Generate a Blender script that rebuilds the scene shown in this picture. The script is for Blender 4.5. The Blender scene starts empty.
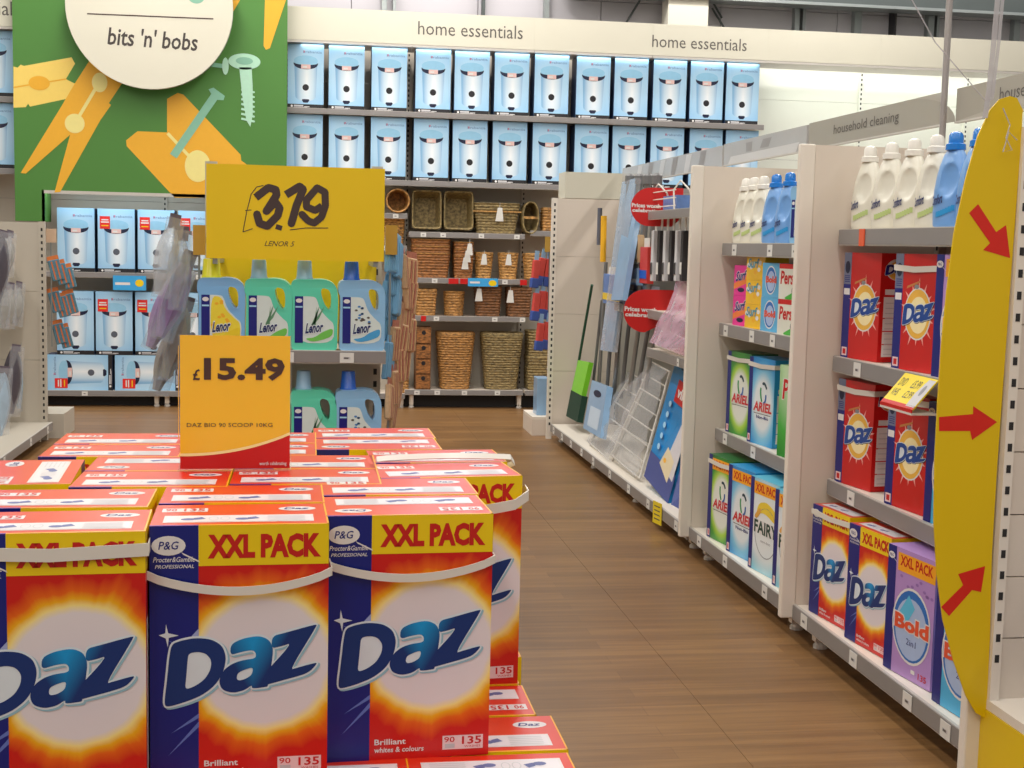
import bpy, bmesh, math, random
from math import sin, cos, pi, radians as RD
from mathutils import Vector, Matrix
from mathutils.geometry import tessellate_polygon
random.seed(7)
S = bpy.context.scene
COL = S.collection

# ------------------------------------------------------------------ camera, world, lights, exposure
H = 1.65
FPX, YAW, PIT, ROL = 1343.8, .15053, .10260, .02294
_f = Vector((sin(YAW)*cos(PIT), cos(YAW)*cos(PIT), -sin(PIT)))
_r = Vector((cos(YAW), -sin(YAW), 0)); _u = _r.cross(_f)
CR = _r*cos(ROL) + _u*sin(ROL); CU = -_r*sin(ROL) + _u*cos(ROL)
cam = bpy.data.cameras.new('camera'); co = bpy.data.objects.new('camera', cam); COL.objects.link(co)
m = Matrix((CR, CU, -_f)).transposed().to_4x4(); m.translation = (0, 0, H)
co.matrix_world = m
cam.sensor_width = 36; cam.lens = FPX/1024*36; cam.clip_start = .05; cam.clip_end = 200
S.camera = co
S.view_settings.view_transform = 'Standard'; S.view_settings.look = 'None'
S.view_settings.gamma = 1; S.view_settings.use_curve_mapping = False
S.view_settings.exposure = 0.37
w = bpy.data.worlds.new('world'); S.world = w; w.use_nodes = True
w.node_tree.nodes['Background'].inputs[0].default_value = (.9, .88, .84, 1)
w.node_tree.nodes['Background'].inputs[1].default_value = .30

def area(name, loc, sx, sy, power, color=(1, .965, .91), rot=(0, 0, 0)):
    l = bpy.data.lights.new(name, 'AREA'); l.shape = 'RECTANGLE'; l.size = sx; l.size_y = sy
    l.energy = power; l.color = color
    o = bpy.data.objects.new(name, l); o.location = loc; o.rotation_euler = rot; COL.objects.link(o)
    return o
for lx, pw in ((-5.2, 190), (-1.6, 215), (1.2, 215), (5.2, 210)):
    area('ceiling_strip_light', (lx, 3.2, 5.75), .35, 13.5, pw)
    area('ceiling_strip_light', (lx, 11.6, 5.75), .35, 2.6, pw*.36)
area('wall_wash_strip', (2.5, 12.9, 5.7), 13, .25, 230, (1, .97, .96), (RD(-38), 0, 0)).rotation_euler = (RD(48), 0, 0)  # unseen fill light, added to brighten the dim upper cladding
# tubes behind the header boards of the back wall shelving
area('header_tube', (6.2, 13.44, 3.535), 3.0, .06, 10, (.94, 1, .93), (RD(12), 0, 0))
area('header_tube', (2.2, 13.41, 3.545), 4.6, .03, 3, (.94, 1, .97), (RD(12), 0, 0))
area('alcove_tube', (-1.7, 13.30, 2.09), 1.5, .05, 3.5, (.85, .95, 1), (RD(20), 0, 0))

def ray(px, py): return CR*(px-512) + CU*(384-py) + _f*FPX
def uX(px, py, X): d = ray(px, py); t = X/d.x; return Vector((X, d.y*t, d.z*t+H))
def uY(px, py, Y): d = ray(px, py); t = Y/d.y; return Vector((d.x*t, Y, d.z*t+H))

# ------------------------------------------------------------------ materials
def lin(c):
    return tuple(((v/255)/12.92 if v/255 <= .04045 else ((v/255+.055)/1.055)**2.4) for v in c) + (1,)
MATS = {}
def mat(name, rgb, rough=.5, var=.06, scale=30, metal=0, coat=0, bump=0, emit=None, alpha=1, trans=0):
    if name in MATS: return MATS[name]
    M = bpy.data.materials.new(name); M.use_nodes = True
    nt = M.node_tree; b = nt.nodes['Principled BSDF']; L = nt.links
    tc = nt.nodes.new('ShaderNodeTexCoord'); n = nt.nodes.new('ShaderNodeTexNoise')
    n.inputs['Scale'].default_value = scale; n.inputs['Detail'].default_value = 3
    L.new(tc.outputs['Object'], n.inputs['Vector'])
    mx = nt.nodes.new('ShaderNodeMix'); mx.data_type = 'RGBA'
    c = lin(rgb)
    mx.inputs[6].default_value = tuple(v*(1-var) for v in c[:3])+(1,)
    mx.inputs[7].default_value = tuple(min(1, v*(1+var)) for v in c[:3])+(1,)
    L.new(n.outputs['Fac'], mx.inputs[0]); L.new(mx.outputs[2], b.inputs['Base Color'])
    b.inputs['Roughness'].default_value = rough; b.inputs['Metallic'].default_value = metal
    b.inputs['Coat Weight'].default_value = coat; b.inputs['Coat Roughness'].default_value = .12
    b.inputs['Alpha'].default_value = alpha
    if bump:
        bp = nt.nodes.new('ShaderNodeBump'); bp.inputs['Strength'].default_value = bump
        bp.inputs['Distance'].default_value = .002
        L.new(n.outputs['Fac'], bp.inputs['Height']); L.new(bp.outputs[0], b.inputs['Normal'])
    MATS[name] = M
    return M

def clear(name, rgb, rough, cover):
    """thin clear plastic: see-through with a little milky body and a surface gloss"""
    if name in MATS: return MATS[name]
    M = bpy.data.materials.new(name); M.use_nodes = True; nt = M.node_tree; L = nt.links; N = nt.nodes.new
    out = nt.nodes['Material Output']; b = nt.nodes['Principled BSDF']; b.inputs['Base Color'].default_value = lin(rgb); b.inputs['Roughness'].default_value = rough
    tr = N('ShaderNodeBsdfTransparent'); gl = N('ShaderNodeBsdfGlossy'); gl.inputs['Roughness'].default_value = rough
    n = N('ShaderNodeTexNoise'); n.inputs['Scale'].default_value = 14; tc = N('ShaderNodeTexCoord'); L.new(tc.outputs['Object'], n.inputs['Vector'])
    mr = N('ShaderNodeMapRange'); mr.inputs[3].default_value = cover*.5; mr.inputs[4].default_value = min(1, cover*1.5); L.new(n.outputs['Fac'], mr.inputs[0])
    m1 = N('ShaderNodeMixShader'); L.new(mr.outputs[0], m1.inputs[0]); L.new(tr.outputs[0], m1.inputs[1]); L.new(b.outputs[0], m1.inputs[2])
    m2 = N('ShaderNodeMixShader'); m2.inputs[0].default_value = .05; L.new(m1.outputs[0], m2.inputs[1]); L.new(gl.outputs[0], m2.inputs[2])
    L.new(m2.outputs[0], out.inputs[0]); MATS[name] = M; return M

def burst(name, cx, cz, rx, rz, stops, rays=.25, rough=.4, axis='XZ', freq=3.2, coat=.0):
    """printed sunburst / oval fade: colour ramp over the elliptical distance from (cx,cz) in the pack's own coordinates"""
    M = bpy.data.materials.new(name); M.use_nodes = True
    nt = M.node_tree; b = nt.nodes['Principled BSDF']; L = nt.links; N = nt.nodes.new
    tc = N('ShaderNodeTexCoord'); sp = N('ShaderNodeSeparateXYZ'); L.new(tc.outputs['Object'], sp.inputs[0])
    def m_(op, a, c=None):
        q = N('ShaderNodeMath'); q.operation = op
        for i, v in enumerate((a, c)):
            if v is None: continue
            if isinstance(v, (int, float)): q.inputs[i].default_value = v
            else: L.new(v, q.inputs[i])
        return q.outputs[0]
    x = m_('DIVIDE', m_('SUBTRACT', sp.outputs[0 if axis[0] == 'X' else 1], cx), rx)
    z = m_('DIVIDE', m_('SUBTRACT', sp.outputs[2], cz), rz)
    r = m_('SQRT', m_('ADD', m_('MULTIPLY', x, x), m_('MULTIPLY', z, z)))
    if rays:
        cb = N('ShaderNodeCombineXYZ'); L.new(x, cb.inputs[0]); L.new(z, cb.inputs[1])
        nm = N('ShaderNodeVectorMath'); nm.operation = 'NORMALIZE'; L.new(cb.outputs[0], nm.inputs[0])
        n = N('ShaderNodeTexNoise'); n.inputs['Scale'].default_value = freq; n.inputs['Detail'].default_value = 3
        L.new(nm.outputs[0], n.inputs['Vector'])
        k = m_('MULTIPLY', m_('SUBTRACT', n.outputs['Fac'], .5), rays)
        r = m_('SUBTRACT', r, m_('MULTIPLY', k, m_('MAXIMUM', m_('SUBTRACT', r, .9), 0.05)))
    cr = N('ShaderNodeValToRGB'); L.new(m_('MULTIPLY', r, .5), cr.inputs[0])
    e = cr.color_ramp.elements
    while len(e) < len(stops): e.new(.5)
    for i, (p, c) in enumerate(stops): e[i].position = p*.5; e[i].color = lin(c)
    L.new(cr.outputs[0], b.inputs['Base Color']); b.inputs['Roughness'].default_value = rough
    b.inputs['Coat Weight'].default_value = coat; b.inputs['Coat Roughness'].default_value = .15
    MATS[name] = M
    return M

cream = mat('cream_enamel', (220, 208, 194), .45, .03, 4)
creamd = mat('cream_enamel_post', (232, 223, 210), .4, .03, 4)
greyp = mat('warm_grey_panel', (188, 180, 166), .5, .03, 4)
wallw = mat('bright_back_panel', (236, 238, 226), .5, .02, 4)
head = mat('header_board_cream', (212, 208, 190), .5, .03, 3)
rail = mat('grey_price_rail', (138, 134, 132), .35, .05, 12)
raile = mat('pale_rail_edge', (196, 190, 182), .35, .04, 12)
slotm = mat('dark_slot', (42, 40, 40), .8)
dark = mat('dark_gap', (38, 35, 34), .8)
tick = mat('white_ticket', (222, 220, 214), .5, .02)
inkm = mat('grey_ink', (92, 86, 80), .6)
white = mat('white_print', (226, 222, 220), .45, .02)
red = mat('red_print', (198, 18, 16), .4, .04)
dred = mat('pack_red', (200, 18, 18), .36, .06, 14, coat=.12)
topred = mat('carton_top_red', (216, 48, 20), .3, .06, 10, coat=.22)
yel = mat('yellow_print', (240, 205, 10), .35, .03, coat=.2)
sgyel = mat('sign_yellow', (232, 196, 16), .4, .04, 3)
sgor = mat('sign_amber', (246, 196, 40), .2, .03, 3, coat=.7)
navy = mat('navy_print', (8, 24, 118), .38, .08, 8, coat=.1)
dnavy = mat('dark_navy', (16, 24, 58), .5)
purple = mat('purple_fold', (86, 40, 150), .4)
black = mat('black_print', (28, 26, 30), .5)
brown = mat('brown_ink', (70, 48, 40), .6)
grey = mat('grey_print', (140, 140, 144), .5)
lgrey = mat('pale_grey_print', (196, 194, 196), .5)
blue = mat('blue_print', (28, 92, 200), .4)
pblue = mat('pale_blue_print', (160, 205, 235), .4)
strapm = mat('white_plastic_strap', (222, 216, 206), .35, .02)

# ------------------------------------------------------------------ mesh collecting
class G:
    def __init__(s): s.v = []; s.f = []; s.m = []; s.mats = []
    def mi(s, M):
        if M not in s.mats: s.mats.append(M)
        return s.mats.index(M)
    def add(s, vs, fs, M):
        o = len(s.v); s.v += [tuple(p) for p in vs]; k = s.mi(M)
        for f in fs: s.f.append([o+i for i in f]); s.m.append(k)
        return s
    def box(s, x0, y0, z0, x1, y1, z1, M, front=None, right=None, top=None, left=None):
        x0, x1 = sorted((x0, x1)); y0, y1 = sorted((y0, y1)); z0, z1 = sorted((z0, z1))
        v = [(x0,y0,z0),(x1,y0,z0),(x1,y1,z0),(x0,y1,z0),(x0,y0,z1),(x1,y0,z1),(x1,y1,z1),(x0,y1,z1)]
        for f, mm in (((0,3,2,1), M), ((4,5,6,7), top or M), ((0,1,5,4), front or M), ((1,2,6,5), right or M), ((2,3,7,6), M), ((3,0,4,7), left or M)):
            s.add([v[i] for i in f], [(0,1,2,3)], mm)
        return s
    def tube(s, pts, r, M, seg=8, cap=True, flat=1.0):
        pts = [Vector(p) for p in pts]; n = len(pts); vs = []; fs = []
        rr = r if isinstance(r, (list, tuple)) else [r]*n
        prev = None
        for i, p in enumerate(pts):
            t = (pts[min(i+1, n-1)] - pts[max(i-1, 0)]).normalized()
            a = prev if prev else (Vector((0,0,1)) if abs(t.z) < .9 else Vector((1,0,0)))
            u = (a - t*a.dot(t)).normalized(); vv = t.cross(u); prev = u
            for j in range(seg):
                an = 2*pi*j/seg; vs.append(p + u*cos(an)*rr[i] + vv*sin(an)*rr[i]*flat)
        for i in range(n-1):
            for j in range(seg):
                k = (j+1) % seg; fs.append((i*seg+j, i*seg+k, (i+1)*seg+k, (i+1)*seg+j))
        if cap: fs += [tuple(range(seg))[::-1], tuple((n-1)*seg+j for j in range(seg))]
        return s.add(vs, fs, M)
    def lathe(s, prof, M, c=(0,0,0), seg=24, sy=1.0, e=2.0, cap=True):
        vs = []; fs = []; n = len(prof)
        for r, z in prof:
            for j in range(seg):
                a = 2*pi*j/seg; ca, sa = cos(a), sin(a)
                vs.append((c[0]+r*math.copysign(abs(ca)**(2/e), ca), c[1]+r*sy*math.copysign(abs(sa)**(2/e), sa), c[2]+z))
        for i in range(n-1):
            for j in range(seg):
                k = (j+1) % seg; fs.append((i*seg+j, i*seg+k, (i+1)*seg+k, (i+1)*seg+j))
        if cap: fs += [tuple(range(seg))[::-1], tuple((n-1)*seg+j for j in range(seg))]
        return s.add(vs, fs, M)
    def ribbon(s, pts, wd, th, M):
        """strap: pts along its middle, wd = width vector, th = thickness"""
        pts = [Vector(p) for p in pts]; wd = Vector(wd)/2; n = len(pts); vs = []; fs = []
        for i, p in enumerate(pts):
            t = (pts[min(i+1, n-1)] - pts[max(i-1, 0)]).normalized(); nn = t.cross(wd).normalized()*th/2
            vs += [p-wd-nn, p+wd-nn, p+wd+nn, p-wd+nn]
        for i in range(n-1):
            for j in range(4):
                k = (j+1) % 4; fs.append((i*4+j, i*4+k, i*4+4+k, i*4+4+j))
        fs += [(3,2,1,0), tuple(n*4-4+j for j in range(4))]
        return s.add(vs, fs, M)
    def build(s, name, parent=None, loc=(0,0,0), rot=0, smooth=False, bevel=0, seg=2, kind=None):
        me = bpy.data.meshes.new(name); me.from_pydata(s.v, [], s.f)
        for M in s.mats: me.materials.append(M)
        me.polygons.foreach_set('material_index', s.m)
        bm = bmesh.new(); bm.from_mesh(me)
        if bevel or smooth: bmesh.ops.remove_doubles(bm, verts=bm.verts, dist=1e-5)
        if bevel:
            eg = [e for e in bm.edges if len(e.link_faces) == 2 and e.calc_face_angle(0) > RD(40)]
            bmesh.ops.bevel(bm, geom=eg, offset=bevel, segments=seg, profile=.5, affect='EDGES', clamp_overlap=True)
        bmesh.ops.recalc_face_normals(bm, faces=bm.faces) if (bevel or smooth) else None
        bm.to_mesh(me); bm.free()
        if smooth:
            me.polygons.foreach_set('use_smooth', [True]*len(me.polygons))
            try: me.set_sharp_from_angle(angle=RD(38))
            except Exception: pass
        me.update()
        o = bpy.data.objects.new(name, me); COL.objects.link(o)
        if parent: o.parent = parent
        o.location = loc; o.rotation_euler = (0, 0, rot)
        if kind: o['kind'] = kind
        return o

def tag(o, label, cat, group=None, kind=None):
    if label: o['label'] = label
    if cat: o['category'] = cat
    if group: o['group'] = group
    if kind: o['kind'] = kind
    return o
def thing(name, label, cat, loc=(0,0,0), rot=0, group=None):
    o = bpy.data.objects.new(name, None); COL.objects.link(o); o.empty_display_size = .05
    o.location = loc; o.rotation_euler = (0,0,rot)
    return tag(o, label, cat, group)
KIDS = {}
def children(o): return [c for c in o.children]
def dup(o, loc, rot=None, label=None, group=None, parent=None):
    c = o.copy(); COL.objects.link(c)
    if parent is not None: c.parent = parent
    if loc is not None: c.location = loc
    if rot is not None: c.rotation_euler = rot if isinstance(rot, (tuple, list)) else (0, 0, rot)
    if label: c['label'] = label
    if group: c['group'] = group
    for k in list(o.children): dup(k, None, parent=c)
    return c
class Proto:
    """first call moves the built thing, later ones copy it with its parts"""
    def __init__(s, o): s.o = o; s.used = False
    def put(s, loc, rot=0, label=None, group=None):
        r = rot if isinstance(rot, (tuple, list)) else (0, 0, rot)
        if not s.used:
            s.used = True; s.o.location = loc; s.o.rotation_euler = r
            if label: s.o['label'] = label
            if group: s.o['group'] = group
            return s.o
        return dup(s.o, loc, r, label, group)

# ------------------------------------------------------------------ flat print on a face
TC = {}
def text_tris(st, bold=0, shear=0):
    k = (st, bold, shear)
    if k in TC: return TC[k]
    cu = bpy.data.curves.new('t', 'FONT'); cu.body = st; cu.resolution_u = 2; cu.offset = bold; cu.shear = shear
    ob = bpy.data.objects.new('t', cu); COL.objects.link(ob)
    me = bpy.data.meshes.new_from_object(ob.evaluated_get(bpy.context.evaluated_depsgraph_get()))
    vs = [(v.co.x, v.co.y) for v in me.vertices]; fs = [tuple(p.vertices) for p in me.polygons]
    bpy.data.objects.remove(ob); bpy.data.curves.remove(cu); bpy.data.meshes.remove(me)
    x0 = min(v[0] for v in vs); x1 = max(v[0] for v in vs); y0 = min(v[1] for v in vs); y1 = max(v[1] for v in vs)
    vs = [((a-x0)/(x1-x0), (b-y0)/(y1-y0)) for a, b in vs]
    TC[k] = (vs, fs); return TC[k]
LAY = .00035
class P:
    """plane with origin o and axes u, v; everything drawn lies a hair above it"""
    def __init__(s, g, o, u, v, lay=LAY):
        s.g = g; s.o = Vector(o); s.u = Vector(u); s.v = Vector(v); s.n = s.u.cross(s.v).normalized(); s.lay = lay
    def pt(s, x, y, L): return s.o + s.u*x + s.v*y + s.n*s.lay*L
    def tri(s, vs, fs, M, L): s.g.add([s.pt(a, b, L) for a, b in vs], fs, M); return s
    def rect(s, x0, y0, x1, y1, M, L=1): return s.tri([(x0,y0),(x1,y0),(x1,y1),(x0,y1)], [(0,1,2,3)], M, L)
    def poly(s, pts, M, L=1, holes=()):
        loops = [pts] + list(holes)
        tris = tessellate_polygon([[Vector((a, b, 0)) for a, b in lp] for lp in loops])
        flat = [p for lp in loops for p in lp]
        out = []
        for t in tris:
            a, b, c = (flat[i] for i in t)
            out.append(t if (b[0]-a[0])*(c[1]-a[1])-(b[1]-a[1])*(c[0]-a[0]) > 0 else t[::-1])
        return s.tri(flat, out, M, L)
    def ell(s, cx, cy, rx, ry, M, L=1, n=28, a0=0, a1=360):
        pts = [(cx+rx*cos(RD(a0+(a1-a0)*i/n)), cy+ry*sin(RD(a0+(a1-a0)*i/n))) for i in range(n if a1-a0 == 360 else n+1)]
        return s.poly(pts, M, L)
    def ring(s, cx, cy, rx, ry, t, M, L=1, n=32):
        vs = []; fs = []
        for i in range(n):
            a = 2*pi*i/n; vs += [(cx+rx*cos(a), cy+ry*sin(a)), (cx+(rx-t)*cos(a), cy+(ry-t)*sin(a))]
            j = (i+1) % n; fs.append((2*i+1, 2*i, 2*j, 2*j+1))
        return s.tri(vs, fs, M, L)
    def text(s, st, x0, y0, x1, y1, M, L=2, bold=0, shear=0, slope=0):
        vs, fs = text_tris(st, bold, shear)
        return s.tri([(x0+(x1-x0)*a, y0+(y1-y0)*b+slope*(x1-x0)*a) for a, b in vs], fs, M, L)
    def stroke(s, pts, wd, M, L=1, rnd=True):
        for i in range(len(pts)-1):
            a = Vector(pts[i]); b = Vector(pts[i+1]); d = (b-a)
            if d.length < 1e-9: continue
            n = Vector((-d.y, d.x)).normalized()*wd/2
            s.tri([a-n, b-n, b+n, a+n], [(0,1,2,3)], M, L+.12*i)
            if rnd: s.ell(b.x, b.y, wd/2, wd/2, M, L+.12*i+.06, 8)
        return s

# Daz lettering, traced once as outlines (x right, y down), then fitted where it is printed
def chaik(p, it=2):
    for _ in range(it):
        q = []
        for i in range(len(p)):
            a = p[i]; b = p[(i+1) % len(p)]
            q += [(a[0]*.78+b[0]*.22, a[1]*.78+b[1]*.22), (a[0]*.22+b[0]*.78, a[1]*.22+b[1]*.78)]
        p = q
    return p
_D = [(112,52),(150,38),(215,26),(290,34),(340,66),(358,120),(345,190),(308,252),(245,300),(165,330),(84,352),(78,330),(92,215),(102,110)]
_Dh = [(182,92),(232,84),(272,96),(298,132),(294,180),(266,228),(218,262),(166,276),(170,215),(176,140)]
_A = [(384,108),(388,60),(440,36),(515,24),(562,44),(580,88),(572,160),(556,266),(552,268),(486,276),(488,256),(445,282),(392,292),(346,276),(332,236),(350,190),(390,158),(440,142),(504,134),(508,104),(490,84),(438,90)]
_Ah = [(406,228),(412,198),(440,182),(494,168),(488,214),(452,236),(420,242)]
_Z = [(584,26),(640,14),(786,-24),(788,-22),(660,196),(700,188),(788,164),(788,166),(762,196),(728,214),(590,248),(496,274),(510,250),(682,56),(620,70),(578,80)]
def _grow(p, d):
    n = len(p); ar = sum(p[i][0]*p[(i+1) % n][1]-p[(i+1) % n][0]*p[i][1] for i in range(n)); sg = 1 if ar > 0 else -1
    o = []
    for i in range(n):
        a = Vector(p[i-1]); b = Vector(p[i]); c = Vector(p[(i+1) % n])
        d1 = (b-a); d2 = (c-b)
        nn = (Vector((d1.y, -d1.x)).normalized() + Vector((d2.y, -d2.x)).normalized())
        if nn.length < .3: nn = Vector((d2.y, -d2.x))
        o.append(tuple(b + nn.normalized()*d*sg))
    return o
def daz_logo(pl, x0, y0, x1, y1, M, halo, shade, L=3):
    X0, X1, Y0, Y1 = 78, 788, -24, 352
    def mp(p): return [(x0+(x1-x0)*(a-X0)/(X1-X0), y1-(y1-y0)*(b-Y0)/(Y1-Y0)) for a, b in p]
    for kk, (sh, hl) in enumerate(((_D, _Dh), (_A, _Ah), (_Z, None))):
        sh = _grow(sh, 5); hl = _grow(hl, -5) if hl else None; c = chaik(sh); hc = [chaik(hl)] if hl else []; L += .13
        pl.poly([(a+((x1-x0)*.012), b-((y1-y0)*.02)) for a, b in mp(chaik(_grow(sh, 11)))], shade, L-.7)
        pl.poly(mp(chaik(_grow(sh, 10))), halo, L)
        pl.poly(mp(c), M, L+1.5, [mp(x) for x in hc])

# ------------------------------------------------------------------ the setting
def plainmat_floor():
    M = bpy.data.materials.new('wood_print_vinyl'); M.use_nodes = True; nt = M.node_tree; L = nt.links; N = nt.nodes.new
    b = nt.nodes['Principled BSDF']; tc = N('ShaderNodeTexCoord')
    mp = N('ShaderNodeMapping'); mp.inputs['Scale'].default_value = (.55, 9, 1); L.new(tc.outputs['Object'], mp.inputs[0])
    n1 = N('ShaderNodeTexNoise'); n1.inputs['Scale'].default_value = 2.2; n1.inputs['Detail'].default_value = 6; n1.inputs['Roughness'].default_value = .62
    L.new(mp.outputs[0], n1.inputs['Vector'])
    br = N('ShaderNodeTexBrick'); br.inputs['Scale'].default_value = 1; br.inputs['Brick Width'].default_value = 1.2
    br.inputs['Row Height'].default_value = .1; br.inputs['Mortar Size'].default_value = .0012; br.offset = .37
    br.inputs['Color1'].default_value = (.25,.25,.25,1); br.inputs['Color2'].default_value = (.75,.75,.75,1); br.inputs['Mortar'].default_value = (.12,.12,.12,1)
    L.new(tc.outputs['Object'], br.inputs['Vector'])
    mx = N('ShaderNodeMix'); mx.data_type = 'FLOAT'; mx.inputs[0].default_value = .35
    L.new(n1.outputs['Fac'], mx.inputs[2]); L.new(br.outputs['Color'], mx.inputs[3])
    cr = N('ShaderNodeValToRGB'); e = cr.color_ramp.elements
    e[0].position = .25; e[0].color = lin((98, 70, 42)); e[1].position = .72; e[1].color = lin((150, 112, 68))
    q = e.new(.5); q.color = lin((124, 90, 54))
    L.new(mx.outputs[0], cr.inputs[0]); L.new(cr.outputs[0], b.inputs['Base Color'])
    b.inputs['Roughness'].default_value = .38
    bp = N('ShaderNodeBump'); bp.inputs['Strength'].default_value = .15; bp.inputs['Distance'].default_value = .001
    L.new(n1.outputs['Fac'], bp.inputs['Height']); L.new(bp.outputs[0], b.inputs['Normal'])
    return M
vin = plainmat_floor()
fl = G().box(-9, -6, -.12, 11, 16, -.006, mat('vinyl_joint', (132, 104, 74), .6)).build('floor', kind='structure')
for (a, c) in ((-9, -3.05), (-3.0485, -1.05), (-1.0485, 1.42), (1.4215, 3.42), (3.4215, 11)):
    G().box(a, -6, -.006, c, 14.2, 0, vin).build('vinyl_sheet', fl)
ceilm = mat('ceiling_grey', (120, 118, 114), .8, .05, 1)
G().box(-9, -6, 6.0, 11, 16, 6.1, ceilm).build('ceiling', kind='structure')
clad = mat('wall_cladding_grey', (176, 172, 175), .6, .05, 2)
claddk = mat('cladding_joint', (104, 100, 100), .7)
steel = mat('galvanised_steel', (150, 156, 154), .38, .12, 6, metal=.55)
steeld = mat('dark_steel', (74, 80, 78), .5, .1, 5, metal=.3)
wb = G().box(-9, 14.5, 0, 11, 14.6, 6.0, claddk).build('wall_back', kind='structure')
for i in range(15):
    for k in range(9):
        z0 = 2.9+k*.345
        G().box(-8.9+i*1.33, 14.46, z0, -8.9+i*1.33+1.322, 14.5, z0+.338, clad).build('cladding_panel', wb)
# light column and steel framing in front of the cladding
c0 = uY(668, 20, 14.1); c1 = uY(708, 20, 14.1)
G().box(c0.x, 14.1, 0, c1.x, 14.36, 6, mat('column_cream', (206, 200, 184), .6, .03, 2)).build('trim_1', kind='structure')
def at_x(px): return uY(px, 20, 14.4).x
for n, (px, wd, M) in enumerate(((384, .05, steel), (394, .03, steel), (546, .05, steel), (796, .05, steel), (803, .03, steel), (857, .08, steel), (892, .022, black), (930, .07, steel), (937, .03, steel), (1016, .07, steel), (130, .05, steel), (483, .03, steeld))):
    x = at_x(px); G().box(x-wd/2, 14.36 if M is not black else 14.30, 2.9, x+wd/2, 14.46, 6, M).build('trim_%d' % (n+2), kind='structure')
bz = uY(900, 8, 14.25).z
g = G().box(2.6, 14.14, bz-.02, 10.9, 14.3, bz+.16, steeld); g.box(2.6, 14.05, bz-.05, 10.9, 14.3, bz-.02, steel)
g.build('trim_20', kind='structure')
for (a, b_) in (((622, 30), (640, 0)), ((722, 18), (707, -8)), ((712, 8), (728, 34))):
    p, q = uY(*a, 14.4), uY(*b_, 14.4); G().tube([p, q], .012, steeld, 6).build('trim_%d' % (21+int(a[0]) % 7), kind='structure')

# ------------------------------------------------------------------ shelving builder (local: x along the run, front towards -y, back at y=0)
def upright(g, x, h, wd=.045, y=-.045, d=.045, z0=0, step=.05, M=None):
    g.box(x-wd/2, y, z0, x+wd/2, y+d, h, M or greyp)
    z = z0+.12
    while z < h-.04:
        g.box(x-.006, y-.001, z, x+.008, y+.002, z+.024, slotm); z += step
def shelf(parent, x0, x1, z, yf, tk=(), thick=.05, base=False, th=.055, tw=.055, M=cream, railM=None, y_back=-.004, tags=()):
    """z = top face of the shelf, yf = front"""
    g = G(); g.box(x0, yf+.012, z-.03, x1, y_back, z, M)
    s = g.build('base_shelf' if base else 'shelf', parent)
    g = G(); g.box(x0, yf, z-thick, x1, yf+.012, z+.004, raile, front=raile)
    g.box(x0, yf-.003, z-thick+.005, x1, yf, z+.001, railM or rail); g.build('price_rail', s)
    for t in tk:
        xx = x0+t*(x1-x0)
        g = G().box(xx-tw/2, yf-.006, z-thick+.004, xx+tw/2, yf-.004, z-.004, tick)
        p = P(g, (xx-tw/2, yf-.006, z-thick), (1,0,0), (0,0,1)); p.rect(tw*.25, thick*.38, tw*.75, thick*.58, lgrey, 1); p.rect(tw*.3, thick*.42, tw*.62, thick*.54, inkm, 2)
        g.build('price_ticket', s)
    for (t, wd, M2, st) in tags:
        xx = x0+t*(x1-x0)
        g = G().box(xx-wd/2, yf-.008, z-thick-.002, xx+wd/2, yf-.004, z+.002, M2)
        g.build(st, s)
    return s
def back(parent, x0, x1, z0, z1, n=3, M=None, y0=-.02, y1=0):
    hgt = (z1-z0)/n
    for i in range(n):
        G().box(x0, y0, z0+i*hgt+.0015, x1, y1, z0+(i+1)*hgt-.0015, M or greyp).build('back_panel', parent)
def feet(parent, x0, x1, yf, z):
    for x in (x0+.05, x1-.05):
        G().box(x-.02, yf+.05, .03, x+.02, yf+.16, z, creamd).lathe([(.028,0),(.028,.012),(.012,.03),(.01,.04)], strapm, (x, yf+.08, 0), 12).build('foot', parent)

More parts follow.
